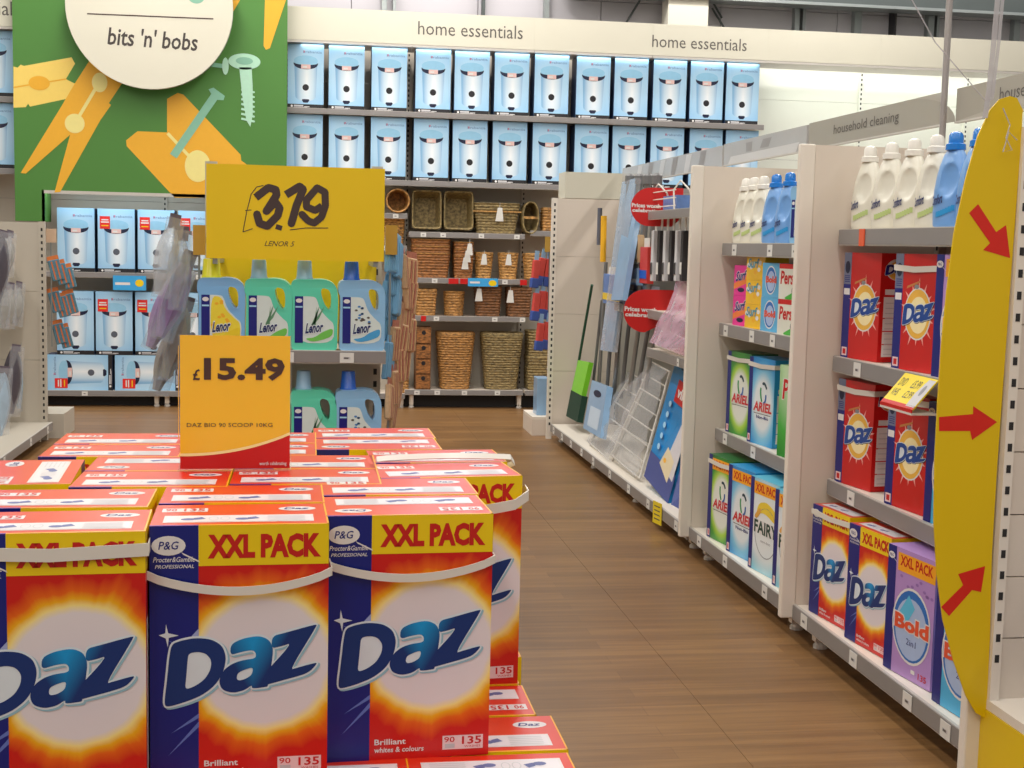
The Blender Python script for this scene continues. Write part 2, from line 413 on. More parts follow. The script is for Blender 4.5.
# ---- back wall run: bays 1.2 m wide
BY = 13.85; X0 = -.23
def bx(px, py=100): return uY(px, py, 13.4).x
tags_blue = mat('promo_blue', (60, 165, 225), .4)
bayn = ['left', 'second', 'third', 'fourth', 'fifth', 'sixth', 'seventh']
Z1, Z2 = 2.93, 2.262
for i in range(-4, 7):
    a = X0+i*1.2; vis = i >= 0
    if i == -4: continue
    if i < 0: lab = 'tall cream wall shelving bay %s' % {-1: 'behind the right half of the green picture', -2: 'behind the left half of the green picture', -3: 'left of the green picture at the photo edge'}[i]
    else: lab = 'tall wall shelving bay, %s counting from the green picture along the back wall' % ('first' if i == 0 else bayn[i])
    t = thing('wall_shelving', lab, 'shelving', (a, BY, 0), 0, 'back wall shelving bays')
    M = wallw if i >= 4 else greyp
    back(t, .02, 1.18, .14, 3.86, 6, M)
    g = G(); upright(g, 0, 3.6, z0=.1, M=(wallw if i >= 4 else greyp)); g.build('upright', t)
    G().box(0, -.30, 0, 1.2, -.28, .12, slotm).build('kickboard', t)
    hd = G().box(.0003, -.50, 3.575, 1.1997, -.47, 3.885, head).box(.002, -.50, 3.55, 1.198, -.1, 3.572, raile)
    hd.build('header_board', t)
    if i < 4: shelf(t, .0, 1.2, Z1, -.46, y_back=-.02); shelf(t, .0, 1.2, Z2, -.46, y_back=-.02)
    if i == 0:
        shelf(t, .02, 1.18, 1.94, -.42, (.9,)); shelf(t, .02, 1.18, 1.62, -.42, (.8,))
        shelf(t, .02, 1.18, .145, -.44, (.2, .5, .9), base=True); feet(t, 0, 1.2, -.44, .1)
    elif i == 1:
        shelf(t, .0, 1.16, 1.762, -.44, (.12, .29, .62, .93), tags=((.40, .05, red, 'price_card'),) if 0 else ())
        shelf(t, .0, 1.18, 1.308, -.44, (.22, .82), tags=((.38, .10, red, 'price_card'), (.47, .08, red, 'price_card'), (.98, .07, red, 'price_card')))
        s3 = shelf(t, .0, 1.18, .93, -.44, (.24, .74, .98), tags=((.13, .05, red, 'price_card'),))
        shelf(t, -.02, 1.18, .185, -.44, (.1, .27, .5, .78), base=True); feet(t, 0, 1.2, -.44, .14)
        g = G(); a0 = uY(468, 280, 13.39).x-a; a1 = uY(498, 280, 13.39).x-a
        g.box(a0, -.462, 1.235, a1, -.452, 1.318, tags_blue)
        p = P(g, (a0, -.462, 1.235), (1,0,0), (0,0,1)); p.ell((a1-a0)*.82, .035, .04, .03, yel, 1); p.rect(.02, .03, .12, .05, white, 1)
        g.build('promotion_strip', t)
    elif i in (2, 3):
        shelf(t, .02, 1.18, 1.80, -.42, (.3,)); shelf(t, .0, 1.18, .185, -.44, (.3,), base=True)
    elif i in (-1, -2, -3):
        shelf(t, .0, 1.2, 1.30, -.42, ((.25,) if i == -2 else (.3,)), y_back=-.02); shelf(t, .0, 1.2, .155, -.44, (.4,), base=True); feet(t, 0, 1.2, -.44, .11)
# header lettering: thin raised letters belong to their header, built as their own board overlay
def header_word(px0, px1, pyt, pyb, st, Yp):
    a = uY(px0, pyb, Yp); c = uY(px1, pyt, Yp); i = int((a.x-X0)//1.2)
    return a.x, c.x, (a.z + uY(px1, pyb, Yp).z)/2, (c.z + uY(px0, pyt, Yp).z)/2
heads = [o for o in bpy.data.objects if o.name.startswith('header_board')]
def put_word(x0, x1, z0, z1, st):
    g = G(); p = P(g, (0, 13.3495, 0), (1,0,0), (0,0,1)); p.text(st, x0, z0, x1, z1, inkm, 1, bold=.0)
    host = min(heads, key=lambda o: abs(o.parent.location.x+.6-(x0+x1)/2))
    o = g.build('lettering', host, (-host.parent.location.x, -host.parent.location.y, 0)); o['kind'] = 'stuff'; return o
a = uY(418, 37, 13.35); b_ = uY(523, 24, 13.35); put_word(a.x, b_.x, 3.672, 3.80, 'home essentials')
a = uY(652, 49, 13.35); b_ = uY(747, 40, 13.35); put_word(a.x, b_.x, 3.655, 3.775, 'home essentials')
a = uY(-98, 12, 13.35); b_ = uY(12, 3, 13.35); put_word(a.x, b_.x-.0, 3.672, 3.80, 'home essential')

# ---- bin cartons
def bin_carton(sticker=False, greydot=False):
    W, D, Hh = .345, .26, .612
    fr = burst('bin_carton_blue' + ('_s' if sticker else ''), 0, .32, .30, .42, [(0, (200, 226, 244)), (.55, (172, 212, 240)), (1, (136, 190, 232))], 0, .35)
    body = burst('bin_body_print' + ('_s' if sticker else ''), 0.01, .27, .105, .6, [(0, (240, 246, 250)), (.6, (200, 222, 238)), (1, (134, 182, 220))], 0, .35)
    sd = mat('carton_side_navy', (52, 72, 108), .5, .5, 26)
    g = G().box(-W/2, 0, 0, W/2, D, Hh, sd, front=fr, top=pblue)
    p = P(g, (-W/2, 0, 0), (1,0,0), (0,0,1))
    p.rect(0, 0, W, .04, black, 1)
    p.ell(.04, .02, .011, .011, white, 2, 10)
    for k, (u0, u1, v0, v1) in enumerate(((.06, .15, .017, .031), (.16, .21, .012, .02), (.06, .19, .008, .013))): p.rect(u0, v0, u1, v1, lgrey, 2)
    q = []
    for k in range(17): a = pi+pi*k/16; q.append((W/2+.098*cos(a), .115+.045*sin(a)))
    p.poly(q + [(W/2+.112, .44), (W/2-.112, .44)], body, 1)
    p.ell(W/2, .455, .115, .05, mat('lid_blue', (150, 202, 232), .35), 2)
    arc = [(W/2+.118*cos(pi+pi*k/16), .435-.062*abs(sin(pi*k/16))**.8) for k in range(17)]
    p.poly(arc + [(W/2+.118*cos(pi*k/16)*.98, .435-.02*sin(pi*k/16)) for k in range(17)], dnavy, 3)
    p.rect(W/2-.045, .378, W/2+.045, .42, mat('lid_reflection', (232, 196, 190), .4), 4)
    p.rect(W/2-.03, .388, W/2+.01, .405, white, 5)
    dk = mat('grey_badge', (86, 92, 104), .5) if greydot else black
    p.ell(W/2, .20, .031, .031, dk, 3)
    p.poly([(W/2-.036, .075), (W/2-.02, .055), (W/2+.02, .055), (W/2+.036, .075), (W/2+.03, .088), (W/2-.03, .088)], dnavy, 3)
    p.text('brabantia', .145, .528, .325, .552, mat('logo_grey_blue', (120, 150, 190), .5), 2, bold=.01)
    p.rect(.145, .53, .165, .55, mat('logo_pink', (225, 120, 140), .5), 1)
    if sticker:
        p.rect(.02, .42, .115, .54, mat('sticker_red', (226, 40, 34), .4), 6)
        p.rect(.035, .50, .10, .512, white, 7); p.rect(.03, .478, .105, .49, white, 7); p.rect(.035, .445, .1, .455, yel, 7)
    o = g.build('bin_carton', bevel=0); tag(o, 'x', 'box'); return o
ordn = ['first', 'second', 'third', 'fourth', 'fifth', 'sixth', 'seventh', 'eighth', 'ninth', 'tenth', 'eleventh', 'twelfth']
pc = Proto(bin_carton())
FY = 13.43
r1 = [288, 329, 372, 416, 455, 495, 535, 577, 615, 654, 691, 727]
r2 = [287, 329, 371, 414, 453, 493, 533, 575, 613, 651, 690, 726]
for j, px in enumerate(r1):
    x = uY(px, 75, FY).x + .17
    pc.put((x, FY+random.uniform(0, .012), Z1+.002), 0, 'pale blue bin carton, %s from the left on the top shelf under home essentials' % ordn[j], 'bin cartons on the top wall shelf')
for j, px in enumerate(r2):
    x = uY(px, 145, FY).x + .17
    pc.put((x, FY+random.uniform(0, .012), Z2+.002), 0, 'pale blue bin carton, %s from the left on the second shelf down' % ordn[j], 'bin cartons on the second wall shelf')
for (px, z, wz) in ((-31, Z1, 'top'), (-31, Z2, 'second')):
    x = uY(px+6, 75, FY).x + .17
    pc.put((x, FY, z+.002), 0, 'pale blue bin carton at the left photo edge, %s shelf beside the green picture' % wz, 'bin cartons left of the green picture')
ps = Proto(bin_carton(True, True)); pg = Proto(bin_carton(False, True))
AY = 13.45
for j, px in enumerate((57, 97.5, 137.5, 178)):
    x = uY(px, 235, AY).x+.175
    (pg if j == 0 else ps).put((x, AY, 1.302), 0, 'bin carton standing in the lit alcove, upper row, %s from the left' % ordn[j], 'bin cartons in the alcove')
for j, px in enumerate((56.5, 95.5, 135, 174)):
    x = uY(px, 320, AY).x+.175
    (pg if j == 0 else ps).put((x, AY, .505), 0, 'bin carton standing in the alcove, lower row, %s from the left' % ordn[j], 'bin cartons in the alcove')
for j, px in enumerate((47, 115)):
    x = uY(px, 375, AY).x
    ps.put((x+.612, AY, .157+.1735), (0, RD(-90), 0), 'bin carton lying on its side at the alcove bottom, %s one' % ('left' if j == 0 else 'right'), 'bin cartons lying on their sides')
# ---- green picture board with cut-out
PY = 13.22
grn = mat('poster_green', (74, 128, 52), .5, .05, 2)
pk1 = mat('peg_amber', (232, 172, 42), .5, .03); pk2 = mat('peg_cream_yellow', (240, 208, 104), .5, .03); pk3 = mat('peg_pale', (236, 222, 140), .5, .03)
nailm = mat('nail_teal', (132, 186, 160), .5); nailp = mat('screw_pale_green', (178, 222, 196), .5)
def ppx(L_, s=3.49, ox=0, oy=0, Y=PY): return [(lambda q: (q.x, q.z))(uY(ox+a/s, oy+b/s, Y)) for a, b in L_]
pl_x0 = uY(13.5, 100, PY).x; pl_x1 = uY(287, 100, PY).x; zt = 4.6
zb = uY(150, 193, PY).z; zl = uY(30, 221, PY).z; ax0 = uY(44, 200, PY).x
g = G()
g.box(pl_x0, PY, zb, pl_x1, PY+.04, zt, grn); g.box(pl_x0, PY, zl, ax0, PY+.04, zb, grn)
g.box(ax0-.02, PY, zl, ax0, PY+.35, zb, grn); g.box(pl_x0, PY+.04, zt-.04, pl_x1, PY+.35, zt, grn)
g.box(ax0, PY-.001, zb-.03, pl_x1, PY+.05, zb, raile)
p = P(g, (0, PY, 0), (1,0,0), (0,0,1), .001)
p.poly(ppx([(47,232),(62,236),(72,226),(84,230),(250,200),(262,222),(230,276),(278,300),(280,335),(105,372),(98,362),(90,374),(47,376)]), pk2, 1)
p.poly(ppx([(320,200),(440,270),(380,360),(388,366),(350,420),(210,670),(190,672),(245,470),(90,606),(72,604),(215,370),(262,290)]), pk1, 2)
p.stroke(ppx([(47,305),(140,290),(230,276)]), .012, pk1, 2)
p.ell(*ppx([(137,290)])[0], .095, .065, pk1, 3)
p.stroke(ppx([(345,290),(262,430)]), .03, pk3, 3)
p.ell(*ppx([(348,288)])[0], .07, .09, pk3, 4); p.ell(*ppx([(261,431)])[0], .09, .09, pk3, 4)
p.poly(ppx([(583,345),(620,324),(640,330),(840,540),(842,560),(862,575),(860,690),(610,690),(442,510),(440,490),(480,458),(583,462)]), pk1, 1)
p.stroke(ppx([(585,465),(660,545)]), .03, pk3, 2); p.ell(*ppx([(690,580)])[0], .12, .15, pk3, 3)
p.poly(ppx([(925,0),(998,0),(942,168),(928,174),(920,160)]), pk1, 2)
p.poly(ppx([(795,0),(838,0),(800,65)]), pk1, 2)
p.stroke(ppx([(605,545),(750,335)]), .075, nailm, 5); p.poly(ppx([(728,312),(745,306),(785,335),(780,350),(750,348)]), nailm, 6)
p.stroke(ppx([(715,222),(785,232)]), .04, nailm, 5); p.ell(*ppx([(787,231)])[0], .03, .08, nailp, 6)
p.ell(*ppx([(853,215)])[0], .15, .075, nailp, 5); p.ell(*ppx([(853,213)])[0], .08, .035, nailm, 6)
p.poly(ppx([(835,235),(878,235),(882,300),(882,400),(874,443),(860,420),(845,330)]), nailp, 5)
for k in range(7): p.stroke(ppx([(842,312+k*17),(886,322+k*17)]), .02, nailp, 6)
tag(g.build('picture_board'), 'large green board with printed clothes pegs, nail and screw above the alcove', 'sign')
c = uY(150, 6.5, 13.05); g = G()
n = 64; R_ = .752; dz = lambda y: [(c.x+R_*cos(2*pi*i/n), y, c.z+R_*sin(2*pi*i/n)) for i in range(n)]
offw = mat('sign_disc_cream', (218, 214, 196), .45, .02, 2); rimm = mat('disc_rim_grey', (150, 150, 142), .5)
g.add(dz(13.03), [tuple(range(n))], offw); g.add(dz(13.03)+dz(13.09), [(i, (i+1) % n, n+(i+1) % n, n+i) for i in range(n)], rimm); g.add(dz(13.09), [tuple(range(n))[::-1]], rimm)
p = P(g, (0, 13.03, 0), (1,0,0), (0,0,1), .001)
q = ppx([(304,48),(743,66)], Y=13.03); p.stroke(q, .012, brown, 1)
q = ppx([(375,156),(690,106)], Y=13.03); p.text("bits 'n' bobs", q[0][0], q[0][1]-.0, q[1][0], q[1][1], mat('sign_brown', (66, 58, 54), .6), 1, bold=.016, shear=.15, slope=-.03)
q = ppx([(660,-8),(710,4)], Y=13.03); p.ell((q[0][0]+q[1][0])/2, q[0][1], .07, .05, nailm, 1)
tag(g.build('round_sign'), 'round cream sign reading bits n bobs on the green board', 'sign')
G().tube([(c.x, 13.09, c.z), (c.x, 13.22, c.z)], .05, steel, 10).build('sign_spacer', bpy.data.objects['round_sign'])

# ------------------------------------------------------------------ baskets (real woven relief: alternating rings)
def basket_mat(name, rgb):
    M = bpy.data.materials.new(name); M.use_nodes = True; nt = M.node_tree; b = nt.nodes['Principled BSDF']; L = nt.links; N = nt.nodes.new
    tc = N('ShaderNodeTexCoord'); n = N('ShaderNodeTexNoise'); n.inputs['Scale'].default_value = 34; n.inputs['Detail'].default_value = 4
    mp = N('ShaderNodeMapping'); mp.inputs['Scale'].default_value = (1, 1, 2.4); L.new(tc.outputs['Object'], mp.inputs[0]); L.new(mp.outputs[0], n.inputs['Vector'])
    cr = N('ShaderNodeValToRGB'); c = rgb; e = cr.color_ramp.elements
    e[0].position = .32; e[0].color = lin([v*.58 for v in c]); e[1].position = .66; e[1].color = lin([min(255, v*1.12) for v in c])
    L.new(n.outputs['Fac'], cr.inputs[0]); L.new(cr.outputs[0], b.inputs['Base Color']); b.inputs['Roughness'].default_value = .65
    return M
WK = {'tan': basket_mat('rattan_tan', (186, 136, 74)), 'brown': basket_mat('rattan_brown', (160, 104, 52)), 'olive': basket_mat('seagrass_olive', (150, 130, 84)),
      'light': basket_mat('wicker_light', (200, 150, 84)), 'dark': basket_mat('rattan_dark', (128, 84, 46))}
def basket(w0, d0, w1, d1, h, kind, rnd=2.4, rows=None, lid=False, handle=False, two=None, name='wicker_basket', rim=None):
    """tapered open basket: bottom w0 x d0, top w1 x d1"""
    M = WK[kind]; rows = rows or max(8, int(h/.014)); seg = 40; vs = []; fs = []
    g = G()
    def ringpts(t, off, ph):
        ww = (w0+(w1-w0)*t)/2+off; dd = (d0+(d1-d0)*t)/2+off; o = []
        for j in range(seg):
            a = 2*pi*(j+.5)/seg; k = (.0034 if ph % 2 else -.003) + (.0012 if (j//2+ph//2) % 2 else -.0012)
            ca, sa = cos(a), sin(a); e_ = 2/rnd
            o.append(((ww+k)*math.copysign(abs(ca)**e_, ca), (dd+k)*math.copysign(abs(sa)**e_, sa), t*h))
        return o
    for i in range(rows+1): vs += ringpts(i/rows, 0, i)
    for i in range(rows):
        for j in range(seg):
            k = (j+1) % seg; fs.append((i*seg+j, i*seg+k, (i+1)*seg+k, (i+1)*seg+j))
    fs.append(tuple(range(seg))[::-1]); g.add(vs, fs, M)
    vi = ringpts(1, -.012, 0) + [(x*.97, y*.97, .012) for x, y, z in ringpts(0, -.012, 0)]
    g.add(vi, [(j, seg+j, seg+(j+1) % seg, (j+1) % seg) for j in range(seg)] + [tuple(seg+j for j in range(seg))], M)
    o = g.build(name, smooth=False)
    rp = ringpts(1, -.004, 0); r = G(); r.tube([Vector(p_) for p_ in rp]+[Vector(rp[0])], .008, rim or M, 6, cap=False); r.build('rim', o)
    if lid:
        l = G(); t_ = [(x*1.02, y*1.02, h+.006) for x, y, z in ringpts(1, 0, 0)]; t2 = [(x*.96, y*.96, h+.035) for x, y, z in t_]
        t2 = [(a, b, h+.03) for a, b, _ in t2]
        l.add(t_+t2, [(j, (j+1) % seg, seg+(j+1) % seg, seg+j) for j in range(seg)] + [tuple(seg+j for j in range(seg)), tuple(range(seg))[::-1]], M)
        l.build('lid', o)
    if handle:
        hd_ = G(); ww = w1/2
        hd_.tube([(-ww, 0, h), (-ww*.95, 0, h+.05), (0, 0, h+.1), (ww*.95, 0, h+.05), (ww, 0, h)], .009, M, 6); hd_.build('handle', o)
    return o
def tagcard(parent, x, y, z, s=1.0):
    g = G(); g.add([(x-.02*s, y, z-.09*s), (x+.035*s, y, z-.09*s), (x+.025*s, y, z), (x-.005*s, y, z), (x-.02*s, y-.002, z-.09*s), (x+.035*s, y-.002, z-.09*s), (x+.025*s, y-.002, z), (x-.005*s, y-.002, z)],
          [(0,1,2,3), (7,6,5,4), (0,4,5,1), (1,5,6,2), (2,6,7,3), (3,7,4,0)], tick)
    g.tube([(x+.008*s, y, z), (x+.01*s, y, z+.035*s)], .002, tick, 5); return g.build('hang_tag', parent)
GB = 'baskets on the back wall shelves'
def bk(px0, px1, pyt, pyb, z, depth=.28, Y=13.43, **k):
    """basket whose front spans px0..px1, standing at height z"""
    a = uY(px0, pyb, Y); c = uY(px1, pyt, Y); W = c.x-a.x; hh = (pyb-pyt)*Y/FPX/1.0
    tp = k.pop('taper', .8); kind = k.pop('kind', 'tan')
    d1 = depth; o = basket(W*tp, d1*tp, W, d1, hh, kind, **k)
    o.location = ((a.x+c.x)/2, Y+d1/2, z+.001); return o, W, hh
zz = 1.763
# round basket lying with its mouth forward
def lying(px, py, r, dep, kind, label, rx=1.0, bar=False, z=None):
    c = uY(px, py, 13.42); o = basket(r*1.7, r*1.7*rx, r*2, r*2*rx, dep, kind, rnd=2)
    o.rotation_euler = (RD(90), 0, 0); o.location = (c.x, 13.42+dep, z if z is not None else c.z)
    if bar: G().box(-r*.98, -.012, dep*.9, r*.98, .012, dep*.9+.012, WK['light']).build('cross_bar', o)
    tag(o, label, 'basket', GB); return o
lying(398, 201, .118, .28, 'tan', 'round wicker basket lying with its open mouth forward beside the yellow sign', z=1.94+.126)
o = basket(.24, .14, .27, .17, .28, 'light', rnd=8); o.location = (uY(391, 230, 13.6).x, 13.62, 1.625); tag(o, 'pale wicker box on the small shelf right of the yellow sign', 'basket', GB)
for px, w_ in ((427, 'left'), (459, 'right')):
    c = uY(px, 214, 13.42); o = basket(.25, .33, .295, .385, .22, 'olive', rnd=9)
    o.rotation_euler = (RD(84), 0, 0); o.location = (c.x, 13.42+.25, zz+.20)
    tag(o, 'rectangular olive basket standing on end, %s one of the two facing out' % w_, 'basket', GB)
o, W, hh = bk(473, 521, 204, 234, zz, kind='olive', rnd=7, lid=False); tag(o, 'wide lidded seagrass basket with a white tag on the top basket shelf', 'basket', GB)
G().box(-W/2-.005, -.15, hh-.085, W/2+.005, -.145, hh-.072, WK['light']).build('lid_edge', o); tagcard(o, .01, -.16, hh-.04, 1.5)
o = basket(.15, .29, .17, .325, .25, 'olive', rnd=2.3); o.rotation_euler = (RD(90), 0, 0); c = uY(531, 217, 13.42); o.location = (c.x, 13.42+.26, zz+.17)
G().box(-.083, -.012, .235, .083, .012, .25, WK['light']).build('cross_bar', o); tag(o, 'oval olive basket lying open with a bar across its mouth', 'basket', GB)
o, W, hh = bk(543, 560, 200, 223, 1.802, kind='tan', rnd=8, taper=1, depth=.2); tag(o, 'small square wicker box behind the cream end panel', 'basket', GB)
# second basket shelf
def nest(px0, px1, py, z, n, hgt, step, kind, label, depth=.3, tagc=False):
    a = uY(px0, py, 13.43).x; c = uY(px1, py, 13.43).x; W = c-a
    for i in range(n):
        o = basket(W*.86, depth*.86, W*(1+.0*i), depth, hgt, kind, rnd=7, rim=WK['light']); o.location = ((a+c)/2, 13.43+depth/2, z+.001+i*step)
        tag(o, label % ('bottom', 'middle', 'top')[i if n == 3 else (0 if i == 0 else 2)], 'basket', GB)
        if tagc: tagcard(o, .0+.02*i, -depth/2-.012-.006*i, hgt-.01, 1.3)
Z3 = 1.31
nest(412, 451, 260, Z3, 3, .24, .07, 'brown', 'brown rectangular basket, %s of the nested stack on the middle shelf')
nest(454, 474, 260, Z3, 3, .22, .07, 'brown', 'small brown basket, %s of the narrow tagged stack', tagc=True, depth=.25)
for px0, px1, w_ in ((475, 494.5, 'left'), (498.5, 520, 'middle'), (523.5, 545, 'right')):
    o, W, hh = bk(px0, px1, 255, 281, Z3, kind='light', rnd=2, depth=.2, taper=.78)
    if w_ != 'right': tagcard(o, -.02, -.11, hh-.01, 1.2)
    tag(o, 'tapered light wicker bin, %s of the three on the middle basket shelf' % w_, 'basket', GB)
Z4 = .932
for i, (px0, px1, pt, kd, r_) in enumerate(((415, 437.5, 292, 'tan', 6), (444, 466, 294, 'tan', 2), (475, 503, 288, 'dark', 5), (506.5, 533, 289, 'dark', 5))):
    o, W, hh = bk(px0, px1, pt, 318, Z4, kind=kd, rnd=r_, depth=.24, taper=.86)
    if i in (2, 3): tagcard(o, -W*.42, -.13, hh-.02, 1.4)
    tag(o, ['square tan rattan basket first on the third basket shelf', 'tapered round tan basket second on the third basket shelf', 'dark rattan basket with a white tag, left of the two dark ones', 'dark rattan basket with a white tag, right of the two dark ones'][i], 'basket', GB)
# bottom shelf
Z5 = .187
a = uY(415.5, 380, 13.43).x; c = uY(430.5, 380, 13.43).x
t = thing('wicker_drawer_tower', 'slim wicker tower of four drawers on the bottom shelf', 'drawers', ((a+c)/2, 13.43, Z5+.001))
G().box(-(c-a)/2, .0, 0, (c-a)/2, .24, .63, WK['dark']).build('frame', t)
for k in range(4):
    d = G().box(-(c-a)/2+.006, -.012, .012+k*.153, (c-a)/2-.006, .01, .15+k*.153, WK['brown']).build('drawer', t)
    G().lathe([(.022, 0), (.022, .003)], black, (0, 0, 0), 12).build('pull_hole', d, (0, -.012, .115+k*.153)); d.children[0].rotation_euler = (RD(90), 0, 0)
o = basket(.16, .24, .17, .25, .24, 'tan', rnd=8); o.location = (uY(400, 385, 13.6).x, 13.6, .147); tag(o, 'small tan wicker box low beside the drawer tower', 'basket', GB)
for px0, px1, kd, lb in ((436, 476.5, 'tan', 'tall tan rattan laundry hamper with a flat lid'), (481, 525, 'olive', 'tall olive seagrass laundry hamper with a flat lid')):
    o, W, hh = bk(px0, px1, 336, 391, Z5, kind=kd, rnd=3.2, depth=.32, taper=.74, lid=True, rows=44); tag(o, lb+' on the bottom shelf', 'hamper')
for k, (hg, pl_) in enumerate(((.22, 0), (.12, .222), (.25, .345))):
    a = uY(527, 380, 13.45).x; W = .34
    o = basket(W*.94, .3, W, .32, hg, 'olive', rnd=8); o.location = (a+W/2+.005, 13.45+.16, Z5+.001+pl_)
    if k == 1: tagcard(o, .05, -.17, .11, 1.3)
    tag(o, 'olive basket at the right end of the bottom shelf, %s of its stack' % ('bottom', 'middle', 'top')[k], 'basket', GB)

# ------------------------------------------------------------------ detergent cartons
def pg_mark(p, x, y, s):
    p.ell(x, y, .030*s, .018*s, white, 3, 20); p.text('P&G', x-.018*s, y-.007*s, x+.018*s, y+.008*s, navy, 4, bold=.01, shear=.2)
    p.poly([(x+.022*s, y-.012*s), (x+.026*s, y-.017*s), (x+.055*s, y-.032*s), (x+.053*s, y-.028*s)], white, 3)
def strap(o, W, D, h, mode, z=None):
    g = G(); n = 16; zset = z is not None; z = z if zset else h-.095
    if mode == 'droop':
        pts = [(-W/2-.004, D*.35, z+.012), (-W/2-.006, .01, z+.008)] + [(-W/2-.004+(W+.008)*t/n, -.006-.006*sin(pi*t/n), z+.012-.030*sin(pi*t/n)**.75) for t in range(n+1)] + [(W/2+.006, .01, z+.008), (W/2+.004, D*.35, z+.012)]
        g.ribbon(pts, (0, 0, .015), .0022, strapm)
    elif mode == 'straight':
        z = z if zset else h-.04
        pts = [(-W/2-.004, D*.4, z+.01), (-W/2-.005, -.004, z+.01), (0, -.007, z+.004), (W/2+.005, -.004, z+.01), (W/2+.004, D*.4, z+.01)]
        g.ribbon(pts, (0, 0, .022), .0022, strapm)
    elif mode == 'loop':        # lifted over the top edge and standing off the right side
        pts = [(-W/2-.003, D*.4, z+.03), (-W/2+.01, D*.1, h+.006)] + [(-W/2+.01+(W+.02)*t/n, D*.1-.03*sin(pi*t/n), h+.007+.010*sin(pi*t/n)) for t in range(1, n)] + [(W/2+.020, D*.1, h-.006), (W/2+.014, D*.4, h-.022), (W/2+.003, D*.5, h-.028)]
        g.ribbon(pts, (0, .012, .010), .0022, strapm)
    elif mode == 'out':         # hanging off the front right corner
        pts = [(-.02, -.002, h-.060), (W*.22, -.03, h-.066), (W*.42, -.035, h-.055), (W/2+.010, -.014, h-.040), (W/2+.012, .02, h-.034), (W/2+.003, .05, h-.06)]
        g.ribbon(pts, (0, 0, .022), .0022, strapm)
    x = g.build('carry_strap', o, smooth=True); return x
icon = mat('icon_blue_grey', (92, 100, 150), .5)
def top_print(g, W, D, h, base, flip=False):
    if flip: p = P(g, (W/2, D, h), (-1,0,0), (0,-1,0))
    else: p = P(g, (-W/2, 0, h), (1,0,0), (0,1,0))
    p.rect(.02, .025, W-.025, .085, mat('label_white', (222, 214, 214), .35, .02, coat=.3), 1)
    p.rect(.025, .03, W-.03, .08, mat('label_lilac', (226, 218, 222), .35, .02, coat=.3), 2)
    for k in range(5): p.rect(W-.105, .034+k*.009, W-.04, .037+k*.009, lgrey, 3)
    for x in (.062, .155):
        p.ell(x, .05, .013, .009, icon, 3, 12); p.poly([(x+.012, .045), (x+.03, .052), (x+.022, .068), (x+.008, .06)], icon, 3)
    for x in (.105, .125): p.ring(x, .055, .009, .016, .002, lgrey, 3, 10)
    p.rect(.012, .118, .092, .15, mat('label_white', (222, 214, 214)), 1)
    p.text('90', .018, .125, .038, .145, red, 2, bold=.02); p.text('135', .05, .123, .087, .147, red, 2, bold=.02)
    p.ell(W-.052, .138, .034, .019, mat('label_white', (222, 214, 214)), 1, 22)
    p.text('Daz', W-.076, .13, W-.03, .147, navy, 2, bold=.02, shear=.2)
sun = burst('daz_sunburst', .042, .212, .128, .128, [(0, (224, 214, 222)), (.84, (230, 220, 222)), (.94, (252, 226, 140)), (1.02, (244, 176, 20)), (1.13, (232, 100, 12)), (1.32, (206, 22, 14))], 1.5, .35, freq=3.4, coat=.1)
def daz_grad():
    M = bpy.data.materials.new('daz_letter_blue'); M.use_nodes = True; nt = M.node_tree; L = nt.links; N = nt.nodes.new
    b = nt.nodes['Principled BSDF']; tc = N('ShaderNodeTexCoord'); sp = N('ShaderNodeSeparateXYZ'); L.new(tc.outputs['Object'], sp.inputs[0])
    mr = N('ShaderNodeMapRange'); mr.inputs[1].default_value = .15; mr.inputs[2].default_value = .30; L.new(sp.outputs[2], mr.inputs[0])
    mm = N('ShaderNodeMapRange'); mm.inputs[1].default_value = .0; mm.inputs[2].default_value = .085
    ab = N('ShaderNodeMath'); ab.operation = 'ABSOLUTE'; sb = N('ShaderNodeMath'); sb.operation = 'SUBTRACT'; sb.inputs[1].default_value = .022
    L.new(sp.outputs[0], sb.inputs[0]); L.new(sb.outputs[0], ab.inputs[0]); L.new(ab.outputs[0], mm.inputs[0])
    su = N('ShaderNodeMath'); su.operation = 'SUBTRACT'; L.new(mr.outputs[0], su.inputs[0]); L.new(mm.outputs[0], su.inputs[1])
    cr = N('ShaderNodeValToRGB'); L.new(su.outputs[0], cr.inputs[0]); e = cr.color_ramp.elements
    e[0].position = .0; e[0].color = lin((12, 48, 112)); e[1].position = .62; e[1].color = lin((14, 150, 214))
    L.new(cr.outputs[0], b.inputs['Base Color']); b.inputs['Roughness'].default_value = .35
    return M
dazblue = daz_grad(); halo = mat('letter_halo_white', (220, 228, 234), .4); shade = mat('letter_shadow_teal', (150, 190, 206), .4)
